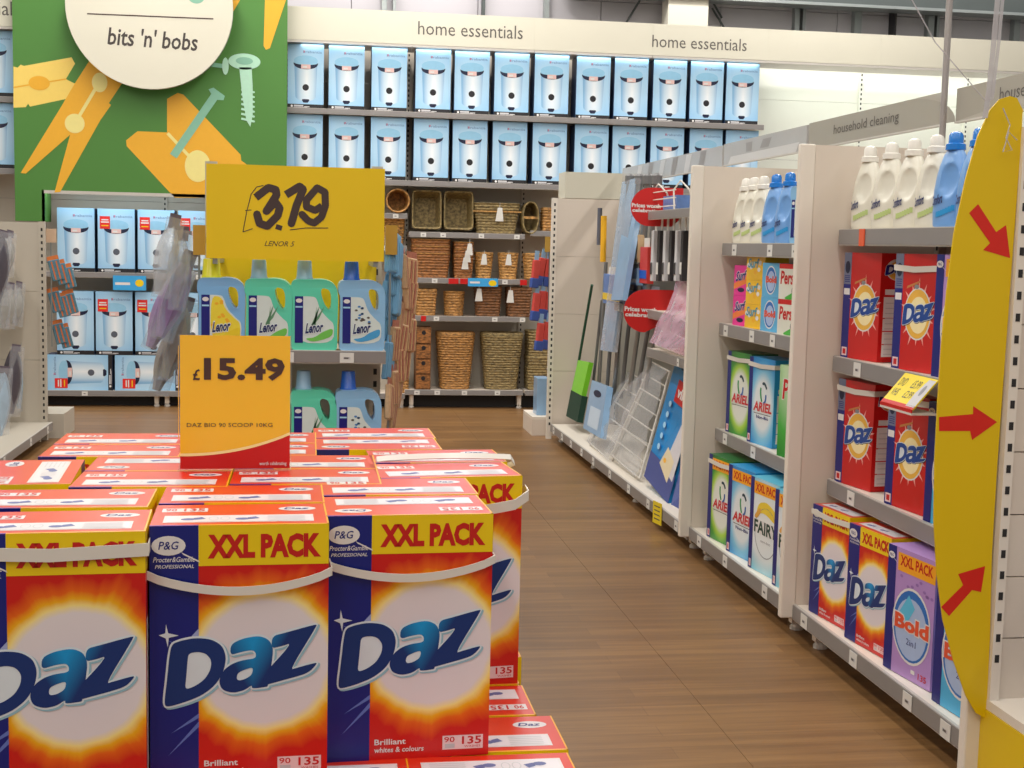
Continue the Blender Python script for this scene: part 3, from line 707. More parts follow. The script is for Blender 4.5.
def daz_xxl(strapmode='droop', flip=False, W=.303, h=.455, D=.185):
    top = topred
    g = G().box(-W/2, 0, 0, W/2, D, h, dred, front=sun, top=top)
    p = P(g, (-W/2, 0, 0), (1,0,0), (0,0,1))
    p.rect(0, 0, W*.27, h, navy, 1)
    for (x0, z0, x1, z1, wd) in ((.03, .255, .082, .232, .006), (.03, .05, .082, .105, .005), (.035, .09, .082, .12, .004)):
        p.poly([(x0, z0), (x1, z1-wd), (x1, z1+wd)], mat('stripe_ray_blue', (96, 116, 190), .4), 1.5)
    p.poly([(.073, .215), (.082, .2), (.082, .275), (.07, .262)], mat('stripe_glow', (160, 170, 214), .4), 1.5)
    p.rect(W*.27, h*.845, W, h, yel, 1)
    p.text('XXL PACK', W*.32, h*.872, W*.955, h*.966, mat('xxl_red', (196, 26, 18), .4), 2, bold=.055, slope=0)
    pg_mark(p, W*.105, h*.925, .95)
    p.text('Procter&Gamble', W*.02, h*.862, W*.25, h*.882, white, 2, bold=.01, shear=.25)
    p.text('PROFESSIONAL', W*.03, h*.838, W*.245, h*.852, white, 2, bold=.01, shear=.25)
    daz_logo(p, W*.085, h*.305, W*.93, h*.605, dazblue, halo, shade)
    # little star on the D
    p.poly([(W*.09, h*.625), (W*.102, h*.59), (W*.16, h*.58), (W*.105, h*.572), (W*.1, h*.535), (W*.088, h*.57), (W*.05, h*.583), (W*.086, h*.59)], halo, 5)
    p.text('Brilliant', W*.30, h*.062, W*.49, h*.086, white, 2, bold=.02); p.text('whites & colours', W*.30, h*.03, W*.60, h*.052, white, 2, bold=.02, shear=.1)
    p.rect(W*.715, h*.03, W*.965, h*.088, mat('label_pink', (236, 206, 206), .4), 2)
    p.text('90', W*.725, h*.06, W*.79, h*.083, red, 3, bold=.01); p.text('135', W*.835, h*.05, W*.955, h*.083, red, 3, bold=.02)
    p.rect(W*.73, h*.036, W*.79, h*.054, lgrey, 3); p.text('WASHES', W*.85, h*.036, W*.95, h*.045, red, 3)
    # right side: yellow band, text panel
    q = P(g, (W/2, 0, 0), (0,1,0), (0,0,1)); q.rect(0, h*.845, D, h, yel, 1); q.rect(.02, .03, D-.02, .30, white, 1)
    for k in range(14): q.rect(.026, .045+k*.018, D-.028, .051+k*.018, lgrey, 2)
    q.text('XXL PACK', .02, h*.875, D-.02, h*.96, red, 2, bold=.03)
    q = P(g, (-W/2, D, 0), (0,-1,0), (0,0,1)); q.rect(0, h*.845, D, h, yel, 1); q.rect(.02, .03, D-.02, .30, white, 1)
    q.text('XXL PACK', .02, h*.875, D-.02, h*.96, red, 2, bold=.03)
    # yellow and blue lips where the lid folds over the back edge
    q = P(g, (W/2, D, 0), (-1,0,0), (0,0,1)); q.rect(0, h*.845, W*.73, h, yel, 1); q.rect(W*.73, 0, W, h, navy, 1)
    top_print(g, W, D, h, top, flip)
    # front lid edge: thin coloured rim showing between rows
    t_ = P(g, (-W/2, 0, h), (1,0,0), (0,1,0)); t_.rect(0, 0, W*.27, .006, purple, 1); t_.rect(W*.27, 0, W, .006, mat('rim_orange_yellow', (240, 170, 24), .3), 1); t_.rect(W-.003, 0, W, D, mat('rim_orange_yellow', (240, 170, 24)), 1)
    o = g.build('detergent_carton'); tag(o, 'x', 'box')
    if strapmode: strap(o, W, D, h, strapmode)
    return o
K = 1.1223; PB = .252
PA = {(a, b): Proto(daz_xxl(a, b)) for a, b in (('droop', False), ('droop', True), ('straight', False), (None, False), ('loop', False), ('out', False), (None, True))}
TG = 'red and yellow washing powder cartons on the pallet'
def top_box(xc, yf, rot, kind, label):
    PA[kind].put((xc*K, yf*K, PB+.455), RD(rot), label, TG)
N0 = (None, False)
top_box(-.374, 2.015, 3, ('straight', False), 'washing powder carton at the left of the front row, straight white strap across XXL PACK')
top_box(-.103, 2.062, 1.8, ('droop', False), 'washing powder carton in the middle of the front row on the pallet')
top_box(.163, 2.128, 2.6, ('droop', True), 'washing powder carton at the right of the front row on the pallet')
top_box(-.392, 2.205, 1, N0, 'washing powder carton second row of the top layer, left one')
top_box(-.108, 2.236, 1, N0, 'washing powder carton second row of the top layer, middle one')
top_box(.160, 2.302, 1.5, N0, 'washing powder carton second row of the top layer, right one')
o = PA[(None, True)].put((-.588*K, 2.545*K, PB+.455), RD(-86), 'washing powder carton turned sideways at the left edge of the stack', TG)
top_box(-.277, 2.388, 0, N0, 'washing powder carton third row, just right of the sideways one')
top_box(-.004, 2.408, 0, N0, 'washing powder carton third row, in front of the amber price card right half')
top_box(.268, 2.478, 6, ('out', False), 'washing powder carton standing out at the right with its strap hanging off the corner')
top_box(-.277, 2.556, 0, (None, True), 'washing powder carton fourth row, behind the foot of the price card')
top_box(-.004, 2.576, 0, N0, 'washing powder carton fourth row, right behind the price card foot')
top_box(.262, 2.648, 3, ('loop', False), 'washing powder carton at the right with a strap looped over its top')
top_box(-.392, 2.722, 0, N0, 'washing powder carton fifth row, left one')
top_box(-.119, 2.74, 0, N0, 'washing powder carton fifth row, behind the price card')
top_box(.146, 2.816, 1, ('loop', True) if ('loop', True) in PA else (None, True), 'washing powder carton near the back right with its label turned round')
top_box(-.393, 2.889, 0, N0, 'washing powder carton at the back left corner of the stack')
top_box(-.119, 2.907, 0, N0, 'washing powder carton in the back row behind the price card')
top_box(.148, 2.984, 1, N0, 'washing powder carton at the back right corner of the stack')
# lower layers
for L_ in (1,):
    z = PB
    for j, yf in enumerate((1.965, 2.142, 2.312, 2.482, 2.652, 2.822, 2.992)):
        for i, xc in enumerate((-.515, -.243, .028, .300)):
            lb = 'washing powder carton in the lower layers of the pallet stack'
            if i == 3 and L_ == 1 and j < 4:
                lb = 'washing powder carton jutting out in the layer below the top, ' + ('nearest the camera', 'second from the camera', 'third from the camera', 'fourth from the camera')[j]
            dx = (-.004, 0, -.026, -.03, 0, 0, 0)[j] if i == 3 else 0
            PA[(None, j % 2 == 0)].put(((xc+dx)*K, yf*K, z), 0, lb, 'cartons in the lower layers of the pallet')
# stacked pallets below
wood = mat('pallet_wood', (170, 136, 94), .7, .2, 8)
for k in range(2):
    t = thing('wooden_pallet', 'wooden pallet under the washing powder stack, %s of two' % ('lower', 'upper')[k], 'pallet', (0, 2.85, .125*k))
    for i in range(3): G().box(-.74, -.65+i*.65, 0, .50, -.55+i*.65, .02, wood).build('bottom_board', t)
    for i in range(3):
        for j in range(3): G().box(-.74+i*.57, -.65+j*.65, .02, -.64+i*.57, -.55+j*.65, .1, wood).build('block', t)
    for i in range(9): G().box(-.74, -.65+i*.15, .102, .50, -.55+i*.15, .1245, wood).build('deck_board', t)

# ---- amber price card on the stack
cl = clear('clear_acrylic', (235, 240, 240), .05, .05)
Yc = 2.565*K; q0 = uY(181, 472, Yc); q1 = uY(289, 475, Yc); tz = uY(187, 335, Yc).z; bz0 = PB+.91+.002
wc = .228; xc = (q0.x+q1.x)/2; hc_ = tz-bz0
t = thing('price_card', 'amber price card reading 15.49 standing on the washing powder cartons', 'sign', (xc, Yc, bz0), RD(1.5))
g = G().box(-wc/2, 0, .001, wc/2, .002, hc_, sgor)
p = P(g, (-wc/2, 0, 0), (1,0,0), (0,0,1), .0005)
cv = [(wc*k/14, .028+.045*(k/14)**2.2) for k in range(15)]
p.poly([(0, .001), (wc, .001)] + cv[::-1], red, 2)
p.poly([(x, y) for x, y in cv] + [(x, y+.006) for x, y in cv[::-1]], mat('cream_swoosh', (250, 232, 160), .3), 3)
p.text('15.49', wc*.215, hc_*.665, wc*.95, hc_*.835, brown, 3, bold=.04); p.text('£', wc*.115, hc_*.667, wc*.18, hc_*.75, brown, 3, bold=.02)
p.text('DAZ BIO 90 SCOOP 10KG', wc*.06, hc_*.318, wc*.84, hc_*.348, brown, 3)
p.text('worth celebrating', wc*.72, .006, wc*.97, .016, white, 4, bold=.01)
g.build('card', t)
g = G().box(-wc/2-.003, -.003, 0, -wc/2, .004, hc_+.002, cl).box(wc/2, -.003, 0, wc/2+.003, .004, hc_+.002, cl); g.box(-wc/2-.004, -.03, 0, wc/2+.004, .06, .0015, cl); g.build('clear_holder', t)
t2 = G().box(-.0, 0, 0, .0015, .003, .20, sgor).build('folded_edge', t, (-wc/2-.006, .03, .06))

# ------------------------------------------------------------------ fabric softener end display
EY = 5.0; ex0, ex1 = -.405, .281
t = thing('end_display_unit', 'end display shelving unit for fabric softener behind the carton stack', 'shelving', (-.062, EY+.5, 0))
def B(x0, y0, z0, x1, y1, z1, M, nm, par, bevel=0):
    ox, oy, oz = par.matrix_basis.translation if par.parent is None else (0, 0, 0)
    return G().box(x0-ox, y0-oy, z0-oz, x1-ox, y1-oy, z1-oz, M).build(nm, par, bevel=bevel)
B(ex0, EY+.42, 0, ex1, EY+1.5, 1.6, greyp, 'back_body', t)
for k, z in enumerate((1.245, .835, .43, .14)):
    s = shelf(t, ex0+.062, ex1+.062, z, -.5, (.2, .47, .79), thick=.045, base=(k == 3), tw=.052, y_back=-.08)
for x in (ex0+.02, ex1-.02):
    g = G(); upright(g, x+.062, 1.95, y=-.085, d=.03, M=greyp); g.build('upright', t)
B(ex0+.035, EY+.40, 1.255, ex1-.02, EY+.41, 1.62, sgyel, 'yellow_backing', t)
# big yellow sign
sx0, sx1, sz0, sz1 = -.371, .268, 1.580, 1.918
g = G().box(sx0, EY-.02, sz0, sx1, EY-.012, sz1, sgyel)
p = P(g, (0, EY-.02, 0), (1,0,0), (0,0,1), .0008)
def sp(L_): return ppx(L_, 5.12, 200, 160, EY-.02)
mk = mat('marker_brown', (66, 50, 46), .6); wd = .028
p.stroke(sp([(285,192),(350,142),(388,152),(392,180),(340,262)]), wd, mk, 1); p.stroke(sp([(340,262),(385,215),(408,245),(398,285),(345,338),(305,325),(292,278)]), wd, mk, 1.4)
p.stroke(sp([(388,340),(420,350)]), .018, mk, 1, False)
p.stroke(sp([(440,178),(510,135),(528,150),(495,230),(468,325)]), wd, mk, 1)
p.stroke(sp([(625,235),(590,258),(545,240),(545,205),(600,142),(640,165),(642,235),(622,292),(585,322),(555,312),(522,278)]), wd*.92, mk, 1.2)
p.stroke(sp([(325,130),(290,138),(262,175),(240,260),(220,368),(268,352)]), .003, mk, 1); p.stroke(sp([(232,258),(262,256)]), .003, mk, 1)
p.stroke(sp([(460,358),(540,348),(655,348)]), .003, mk, 1)
a_, b_ = sp([(330,440),(485,417)]); p.text('LENOR 5', a_[0], a_[1], b_[0], b_[1], mk, 1, shear=.35)
o = tag(g.build('price_sign'), 'large yellow hand-lettered price sign reading 3.79 above the softener bottles', 'sign')
for x in (sx0+.03, sx1-.03): G().box(x-.008, EY-.012, sz0-.02, x+.008, EY+.43, sz0+.0, steel).build('sign_bracket', o)

# softener bottles with moulded handle
def outline(pts, it=2): return chaik(pts, it)
def softener(body, cap, leaf, accent, capw=.026):
    ol = outline([(-.078,0),(.078,0),(.084,.012),(.084,.10),(.086,.20),(.080,.235),(.060,.256),(.03,.264),(-.02,.262),(-.072,.262),(-.086,.250),(-.088,.215),(-.080,.20),(-.084,.012)], 2)
    ho = outline([(.030,.232),(.052,.226),(.060,.205),(.060,.160),(.050,.150),(.036,.170),(.026,.198),(.022,.222)], 2)
    D = .115; g = G()
    tris = tessellate_polygon([[Vector((a, b, 0)) for a, b in ol], [Vector((a, b, 0)) for a, b in ho]]); al = ol+ho; n = len(al)
    vs = [(a, 0, b) for a, b in al] + [(a, D, b) for a, b in al]
    fs = []
    for tr in tris:
        a, b, c = (al[i] for i in tr); cc = (b[0]-a[0])*(c[1]-a[1])-(b[1]-a[1])*(c[0]-a[0]) > 0
        f = tr if cc else tr[::-1]; fs += [tuple(f), tuple(i+n for i in f[::-1])]
    for base, m_ in ((0, len(ol)), (len(ol), len(ho))):
        for i in range(m_): j = (i+1) % m_; fs.append((base+i, base+j, base+j+n, base+i+n))
    g.add(vs, fs, body)
    o = g.build('softener_bottle', smooth=True, bevel=.011, seg=3)
    tag(o, 'x', 'bottle')
    c_ = G().lathe([(capw*1.22, 0), (capw*1.22, .008), (capw*1.12, .012), (capw*.98, .068), (capw*.9, .072)], cap, seg=20); c_.build('cap', o, (-.038, D/2, .258), smooth=True)
    l = G(); p = P(l, (0, -.0006, 0), (1,0,0), (0,0,1))
    lb = chaik([(-.072,.028),(.07,.028),(.072,.10),(.05,.118),(.02,.15),(.006,.195),(-.01,.20),(-.072,.20)], 2)
    p.poly(lb, mat('label_base_white', (212, 224, 220), .4), 0)
    p.rect(-.072, .028, -.042, .20, navy, 1); p.ell(-.057, .184, .012, .008, white, 2, 14); p.rect(-.07, .158, -.044, .164, pblue, 2)
    rnd = random.Random(sum(ord(ch) for ch in body.name))
    if leaf == 'flower':
        p.poly(chaik([(-.04,.03),(.066,.03),(.068,.098),(.045,.116),(.012,.15),(.0,.194),(-.038,.196)]), mat('label_yellow', (236, 214, 60), .4), 1)
        for _ in range(12): x, z = rnd.uniform(-.034, .03), rnd.uniform(.08, .18); (p.ell(x if z < .13 else min(x, 0), z, .007, .005, mat('petal_orange', (240, 176, 40), .4), 2, 8))
    elif leaf == 'leaf':
        for x0, a in ((-.02, .25), (-.01, .1), (.0, -.1), (-.025, .5)): p.poly([(x0, .075), (x0+.004, .075), (x0+a*.06+.012, .12), (x0+a*.09+.016, .165), (x0+a*.05+.006, .12)], mat('leaf_green_grey', (96, 146, 110), .5), 2)
    else:
        for _ in range(16): x, z = rnd.uniform(-.034, .03), rnd.uniform(.085, .175); p.ell(x if z < .13 else min(x, 0), z, .006, .004, mat('blue_petals', (70, 130, 190), .5) if rnd.random() < .6 else inkm, 2, 7)
    p.poly(chaik([(-.036,.045),(.0,.048),(.03,.07),(.068,.085),(.066,.055),(.03,.04),(-.01,.032)]), accent, 3)
    p.text('Lenor', -.036, .058, .034, .104, mat('label_halo', (226, 234, 236), .4), 3.6, bold=.07, shear=.3, slope=.12)
    p.text('Lenor', -.034, .062, .032, .100, mat('lenor_navy', (18, 40, 96), .4), 5, bold=.03, shear=.3, slope=.12)
    l.build('label', o, kind='stuff'); return o
aqua = mat('bottle_aqua', (92, 212, 178), .32, .04, 6, coat=.3); sky = mat('bottle_sky_blue', (124, 180, 228), .32, .04, 6, coat=.3)
sky2 = mat('bottle_pale_blue', (138, 188, 226), .32, .04, 6, coat=.3)
capy = mat('cap_lime_yellow', (214, 208, 24), .3, coat=.3); capg = mat('cap_grey_blue', (138, 172, 198), .3, coat=.3); capb = mat('cap_royal_blue', (26, 92, 190), .25, coat=.4)
by = mat('accent_yellow', (232, 204, 40), .4); bgn = mat('accent_green', (112, 196, 84), .4); bbl = mat('accent_blue', (70, 160, 214), .4)
protos = [Proto(softener(sky, capy, 'flower', by, .030)), Proto(softener(aqua, capg, 'leaf', bgn)), Proto(softener(sky2, capb, 'petal', bbl))]
GL = 'large softener bottles on the end display'
for j, (cx, pi_, lb) in enumerate(((221.5, 0, 'light blue softener bottle with a lime yellow cap, leftmost on the end display'), (268.5, 1, 'aqua softener bottle with grey cap, left of the two on the upper shelf'), (314.5, 1, 'aqua softener bottle with grey cap, right of the two on the upper shelf'), (362, 2, 'light blue softener bottle with a dark blue cap on the upper shelf'))):
    protos[pi_].put((uY(cx, 330, EY+.01).x, EY+.012, 1.247), RD((2, -1, 0, 1)[j]), lb, GL)
for j, (cx, pi_, lb) in enumerate(((222, 0, 'light blue softener bottle on the lower shelf behind the amber price card'), (267, 1, 'aqua softener bottle on the lower shelf, mostly behind the amber price card'), (313.5, 1, 'aqua softener bottle with grey cap on the lower shelf beside the price card'), (358.5, 2, 'light blue softener bottle with a dark blue cap on the lower shelf'))):
    protos[pi_].put((uY(cx, 430, EY+.01).x, EY+.012, .837), 0, lb, GL)

# ---- packs hanging on strips at the sides of the end display
pegw = mat('peg_pack_wood', (196, 158, 118), .5, .3, 60); pegp = mat('peg_pack_tan', (168, 104, 84), .5, .5, 70); pegb = mat('peg_pack_blue', (120, 172, 206), .4, .2, 30)
film = clear('clear_film', (214, 220, 228), .12, .14); film2 = clear('milky_film', (206, 208, 212), .2, .34)
card = mat('pack_card_brown', (186, 148, 60), .6)
def flat_pack(w_, h_, M, accentM, hole=True, d=.022, fm=None, n=5):
    g = G().box(-w_/2, -d/2, -h_, w_/2, d/2, -h_*.16, M)
    o = g.build('hanging_pack', bevel=.004, seg=1); tag(o, 'x', 'pack')
    c_ = G().box(-w_/2, -.002, -h_*.18, w_/2, .002, 0, accentM); c_.build('header_card', o)
    s_ = G()
    for k in range(n): x = -w_/2+(k+.5)*w_/n; s_.box(x-w_/n*.3, -d/2-.003, -h_*.95, x+w_/n*.3, -d/2, -h_*.22, (M, accentM)[k % 2])
    s_.build('contents', o, kind='stuff'); return o
pp = [Proto(flat_pack(.055, .16, pegw, pegp)), Proto(flat_pack(.06, .17, pegb, pegb))]
rn = random.Random(4)
PG = 'packs of clothes pegs hanging beside the end display'
rows = [(392, 238, 1), (399, 245, 1), (394, 262, 1), (403, 258, 0), (391, 285, 1), (399, 282, 1), (407, 280, 0), (412, 262, 0), (393, 308, 1), (401, 305, 0), (408, 304, 0), (413, 285, 0), (396, 330, 0), (404, 328, 0), (411, 322, 0), (391, 345, 1), (398, 352, 0), (406, 350, 0), (394, 374, 0), (401, 378, 0), (390, 388, 0), (396, 398, 0)]
for k, (px, py, m_) in enumerate(rows):
    Yk = 5.12+.22*((px-390)/24)+rn.uniform(0, .05); c_ = uY(px, py-10, Yk)
    rank = sorted(q_[1] + q_[0]*.001 for q_ in rows if q_[2] == m_).index(py + px*.001)
    nm = ('tan clothes peg pack beside the end display, %s from the top', 'light blue peg pack beside the end display, %s from the top')[m_] % (['first', 'second', 'third', 'fourth', 'fifth', 'sixth', 'seventh', 'eighth', 'ninth', 'tenth', 'eleventh', 'twelfth', 'thirteenth', 'fourteenth', 'fifteenth', 'sixteenth'][rank])
    pp[m_].put((c_.x, Yk, c_.z), (RD(rn.uniform(-6, 6)), RD(rn.uniform(2, 14)), RD(60+rn.uniform(-20, 20))), nm, PG+(' in blue' if m_ else ' in wood'))
for px, sd in ((391, 'right'), (198.5, 'left')):
    c_ = uY(px, 240, 5.1); g = G().box(c_.x-.02, 5.1, c_.z-.055, c_.x+.024, 5.13, c_.z+.055, card)
    z0_ = .75; g.box(c_.x-.004, 5.13, z0_, c_.x+.004, 5.134, c_.z, steel)
    g.box(c_.x-.004 if sd == 'right' else c_.x, 5.131, c_.z-.01, .28 if sd == 'right' else -.38, 5.137, c_.z+.01, steel)
    tag(g.build('clip_strip'), 'brown topped clip strip at the %s side of the end display' % sd, 'strip')
lil = mat('lilac_pack', (142, 116, 158), .3, .3, 30); gryp = mat('grey_tool_pack', (142, 136, 130), .35, .3, 20)
def bag(w_, h_, M, name='tool_pack'):
    g = G(); n = 8; vs = []
    for i in range(n+1):
        t_ = i/n; ww = w_*(.30+.7*sin(pi*min(1, t_*1.1))**.7)/2; dd = .012*(1+sin(pi*t_))
        vs += [(-ww, -dd, -h_*t_), (0, -dd*1.8, -h_*t_), (ww, -dd, -h_*t_), (ww, dd, -h_*t_), (-ww, dd, -h_*t_)]
    fs = [(i*5+j, i*5+(j+1) % 5, i*5+5+(j+1) % 5, i*5+5+j) for i in range(n) for j in range(5)] + [(0,1,2,3,4), tuple(n*5+j for j in range(5))[::-1]]
    g.add(vs, fs, M); o = g.build(name, smooth=True); tag(o, 'x', 'pack')
    f = G().box(-w_*.5, -.030, -h_*1.04, w_*.5, -.0285, .03, film); f.build('film', o)
    G().box(-w_*.3, -.02, -.01, w_*.3, -.016, .045, mat('pack_header_dark', (94, 84, 96), .5)).build('header_card', o); return o
b1 = Proto(bag(.09, .30, lil)); b2 = Proto(bag(.08, .28, gryp)); b3 = Proto(bag(.07, .26, film2))
for k, (px, py, pr, rr, lb) in enumerate(((172, 226, b3, 12, 'clear bagged tool pack hanging left of the end display, topmost'), (181, 238, b3, 6, 'clear bagged pack hanging close to the left of the yellow sign'), (186, 262, b1, 20, 'lilac handled tool pack hanging left of the softener shelf, nearer one'), (181, 275, b1, 24, 'lilac handled tool pack hanging left of the softener shelf, farther one'), (185, 308, b2, 16, 'grey tool pack hanging lowest left of the softener shelf'), (180, 322, b2, 20, 'grey tool pack hanging lowest, behind the other grey one'))):
    Yk = 5.15+.04*k; c_ = uY(px, py, Yk); pr.put((c_.x, Yk, c_.z), (0, RD(rr), RD(25)), lb)

# ------------------------------------------------------------------ right hand gondola run
RX = 2.65
def fin(Yn, label, z0=.095, z1=2.095, xf=1.995, th=.03, xb=RX+.05):
    t = thing('divider_panel', label, 'divider', (xf, Yn, 0))
    G().box(0, -.004, z0, .065, th+.004, z1, creamd).build('front_post', t, bevel=.006)
    G().box(.065, 0, z0, xb-xf, th, z1-.003, cream).build('panel', t); return t
fin(5.37, 'tall cream divider panel between the two powder bays, nearest the yellow banner'); fin(6.965, 'tall cream divider panel between the mop bay and the powder bay', xf=1.995)
hb = mat('header_grey', (158, 152, 140), .4, .04, 2); hb2 = mat('header_pale_shape', (170, 164, 153), .4, .03, 2)
def gond(Y0, Y1, label, shelves, base_z, top=2.05, hdr=True, btk=(.1, .35, .6, .85), nf=2, bx=2.05, M=greyp):
    """bay from Y0 (far) down to Y1 (near)"""
    L_ = Y0-Y1; t = thing('gondola_bay', label, 'shelving', (RX, Y0, 0), RD(-90))
    back(t, 0, L_, .1, top, 4, M)
    for x in (0.022, L_-.022): g = G(); upright(g, x, top, y=-.05, d=.03, M=M); g.build('upright', t)
    for (z, fx, tk, tgs) in shelves: shelf(t, .02, L_-.02, z, -(RX-fx), tk, thick=.064, tw=.07, tags=tgs, M=creamd)
    shelf(t, .0, L_, base_z, -(RX-bx), btk, thick=.064, base=True, tw=.07, M=creamd)
    for x in [.12+(L_-.24)*k/max(1, nf-1) for k in range(nf)]:
        G().box(x-.02, -(RX-bx)+.05, .03, x+.02, -(RX-bx)+.3, base_z-.03, creamd).lathe([(.03,0),(.03,.012),(.012,.03),(.01,.05)], strapm, (x, -(RX-bx)+.08, 0), 12).build('foot', t)
    return t
tC = gond(5.365, 3.80, 'shelving bay of red and purple powder packs behind the yellow banner', [(1.745, 2.17, (), ((.16, .05, mat('orange_ticket', (232, 96, 56), .5), 'orange_ticket'),)), (1.220, 2.17, (.17,), ()), (.698, 2.17, (.17,), ())], .152, btk=(.09, .42, .72, .9))
tB = gond(6.96, 5.405, 'shelving bay of green and blue powder packs, middle of the right run', [(1.686, 2.17, (.14, .5, .72), ()), (1.262, 2.17, (.08, .36, .56, .78), ()), (.695, 2.17, (.12, .42, .74), ())], .148, btk=(.13, .42, .80))
tA = gond(11.25, 7.0, 'long shelving bay of mops and ironing gear, far end of the right run', [], .135, nf=4, btk=(.04, .13, .22, .32, .42, .55, .68, .8, .95), M=mat('bay_back_grey', (150, 146, 138), .5))
# partial shelves of the mop bay
LA = 11.25-7.0
for (ya, yb, z, fx, tk) in ((9.0, 7.0, 1.90, 2.28, (.9,)), (9.95, 8.3, 1.235, 2.28, (.1,)), (8.6, 7.05, 1.0, 2.2, (.5,))):
    shelf(tA, 11.25-ya, 11.25-yb, z, -(RX-fx), tk, thick=.055, tw=.05)
hx = 2.60
def header(Y0, Y1, z0, z1, label, word=None, M=None, blobs=(), glassy=False):
    g = G().box(-(Y0-Y1)/2, 0, 0, (Y0-Y1)/2, .012, z1-z0, M or hb)
    g.box(-(Y0-Y1)/2, -.004, -.008, (Y0-Y1)/2, .014, 0, raile)
    p = P(g, (-(Y0-Y1)/2, 0, 0), (1,0,0), (0,0,1), .0008)
    for pts, mm in blobs: p.poly(pts, mm, 1)
    if word: p.text(word[0], *word[1:], inkm, 2)
    o = g.build('aisle_header', loc=(hx, (Y0+Y1)/2, z0), rot=RD(-90)); tag(o, label, 'sign'); return o
zt_, zb_ = 2.325, 2.195
a = ux = None
def hu(px, py): return uX(px, py, hx)
Ya, Yb = hu(809, 130).y, hu(943, 110).y
wa, wb_ = hu(834, 130).y, hu(899, 118).y
cshape = lambda x, w_, h_: [(x, 0)] + [(x+w_*(1-cos(pi/2*k/8)) - w_*0, h_*sin(pi/2*k/8)) for k in range(9)] + [(x+w_*1.6, h_), (x+w_*1.6, 0)]
hh_ = .132
header(Ya, Yb, zb_, zb_+hh_, 'grey header board reading household cleaning over the middle bay', ('household cleaning', Ya-wa, .035, Ya-wb_, .095), blobs=[([(Ya-hu(903, 118).y, hh_)] + [(Ya-hu(903, 118).y+.5*sin(pi/2*k/10)*1.0, hh_*cos(pi/2*k/10)) for k in range(11)] + [(Ya-Yb, 0), (Ya-Yb, hh_)], hb2)])
Y2 = hu(956, 110).y
header(Y2, 3.85, zb_, zb_+hh_, 'grey header board reading household cleaning, nearer one behind the yellow banner', ('household cleaning', Y2-hu(1000, 95).y, .03, Y2-hu(1000, 95).y+.62, .098), blobs=[([(0, 0), (.25, .02), (.5, .06), (.7, .13), (1.2, .13), (1.2, 0)], hb2)])
hbA = mat('mop_header_grey', (176, 172, 168), .3, .1, 3, coat=.5); w1 = mat('mop_header_pale', (200, 198, 196), .3, .05, 3); w2 = mat('mop_header_dark', (146, 142, 140), .4, .1, 4)
Ym = hu(724, 150).y; Ye = hu(560, 190).y
bl = [([(.5+.35*k, .0), (.62+.35*k, .0), (.7+.35*k, .125), (.56+.35*k, .125)], (w1, w2)[k % 2]) for k in range(6)]
header(Ym, Ya+.03, zb_-.005, zb_+.127, 'glossy pale grey header board with a faint utensil picture, second from far', blobs=[([(.1, .0), (1.3, .0), (1.35, .05), (.15, .045)], w1), ([(.45, .055), (.55, .055), (.56, .11), (.44, .11)], w2), ([(.7, .06), (.85, .06), (.9, .11), (.75, .11)], w2)], M=hbA)
header(11.2, Ym+.03, zb_-.01, zb_+.122, 'glossy pale grey header board at the far end over the mops', blobs=bl, M=hbA)

# --- generic powder packs for the right run
def side_info(g, W, D, h, base, logo=False):
    q = P(g, (W/2, 0, 0), (0,1,0), (0,0,1)); 
    q.rect(D*.12, h*.05, D*.88, h*.60, white, 1)
    for k in range(3): q.rect(D*.12, h*(.16+.12*k), D*.88, h*(.17+.12*k), base, 2)
    for k in range(11): q.rect(D*.18, h*(.07+k*.047), D*.8, h*(.078+k*.047), lgrey, 3)
    q.rect(D*.15, h*.62, D*.88, h*.67, white, 1)
    if logo:
        q.ell(D*.5, h*.85, D*.36, h*.10, white, 1, 20); q.ell(D*.5, h*.84, D*.30, h*.085, mat('gold_disc', (236, 182, 70), .4), 2, 20)
        daz_logo(q, D*.12, h*.80, D*.88, h*.91, navy, halo, shade, 4)
def spine(p, W, h, M, f=.2, grey_=True, sq=True):
    p.rect(0, 0, W*f, h, M, 1)
    if sq: p.rect(W*.03, h*.02, W*(f-.03), h*.10, mat('label_pink', (236, 206, 206)), 2); p.rect(W*.06, h*.035, W*(f-.06), h*.085, red, 3)
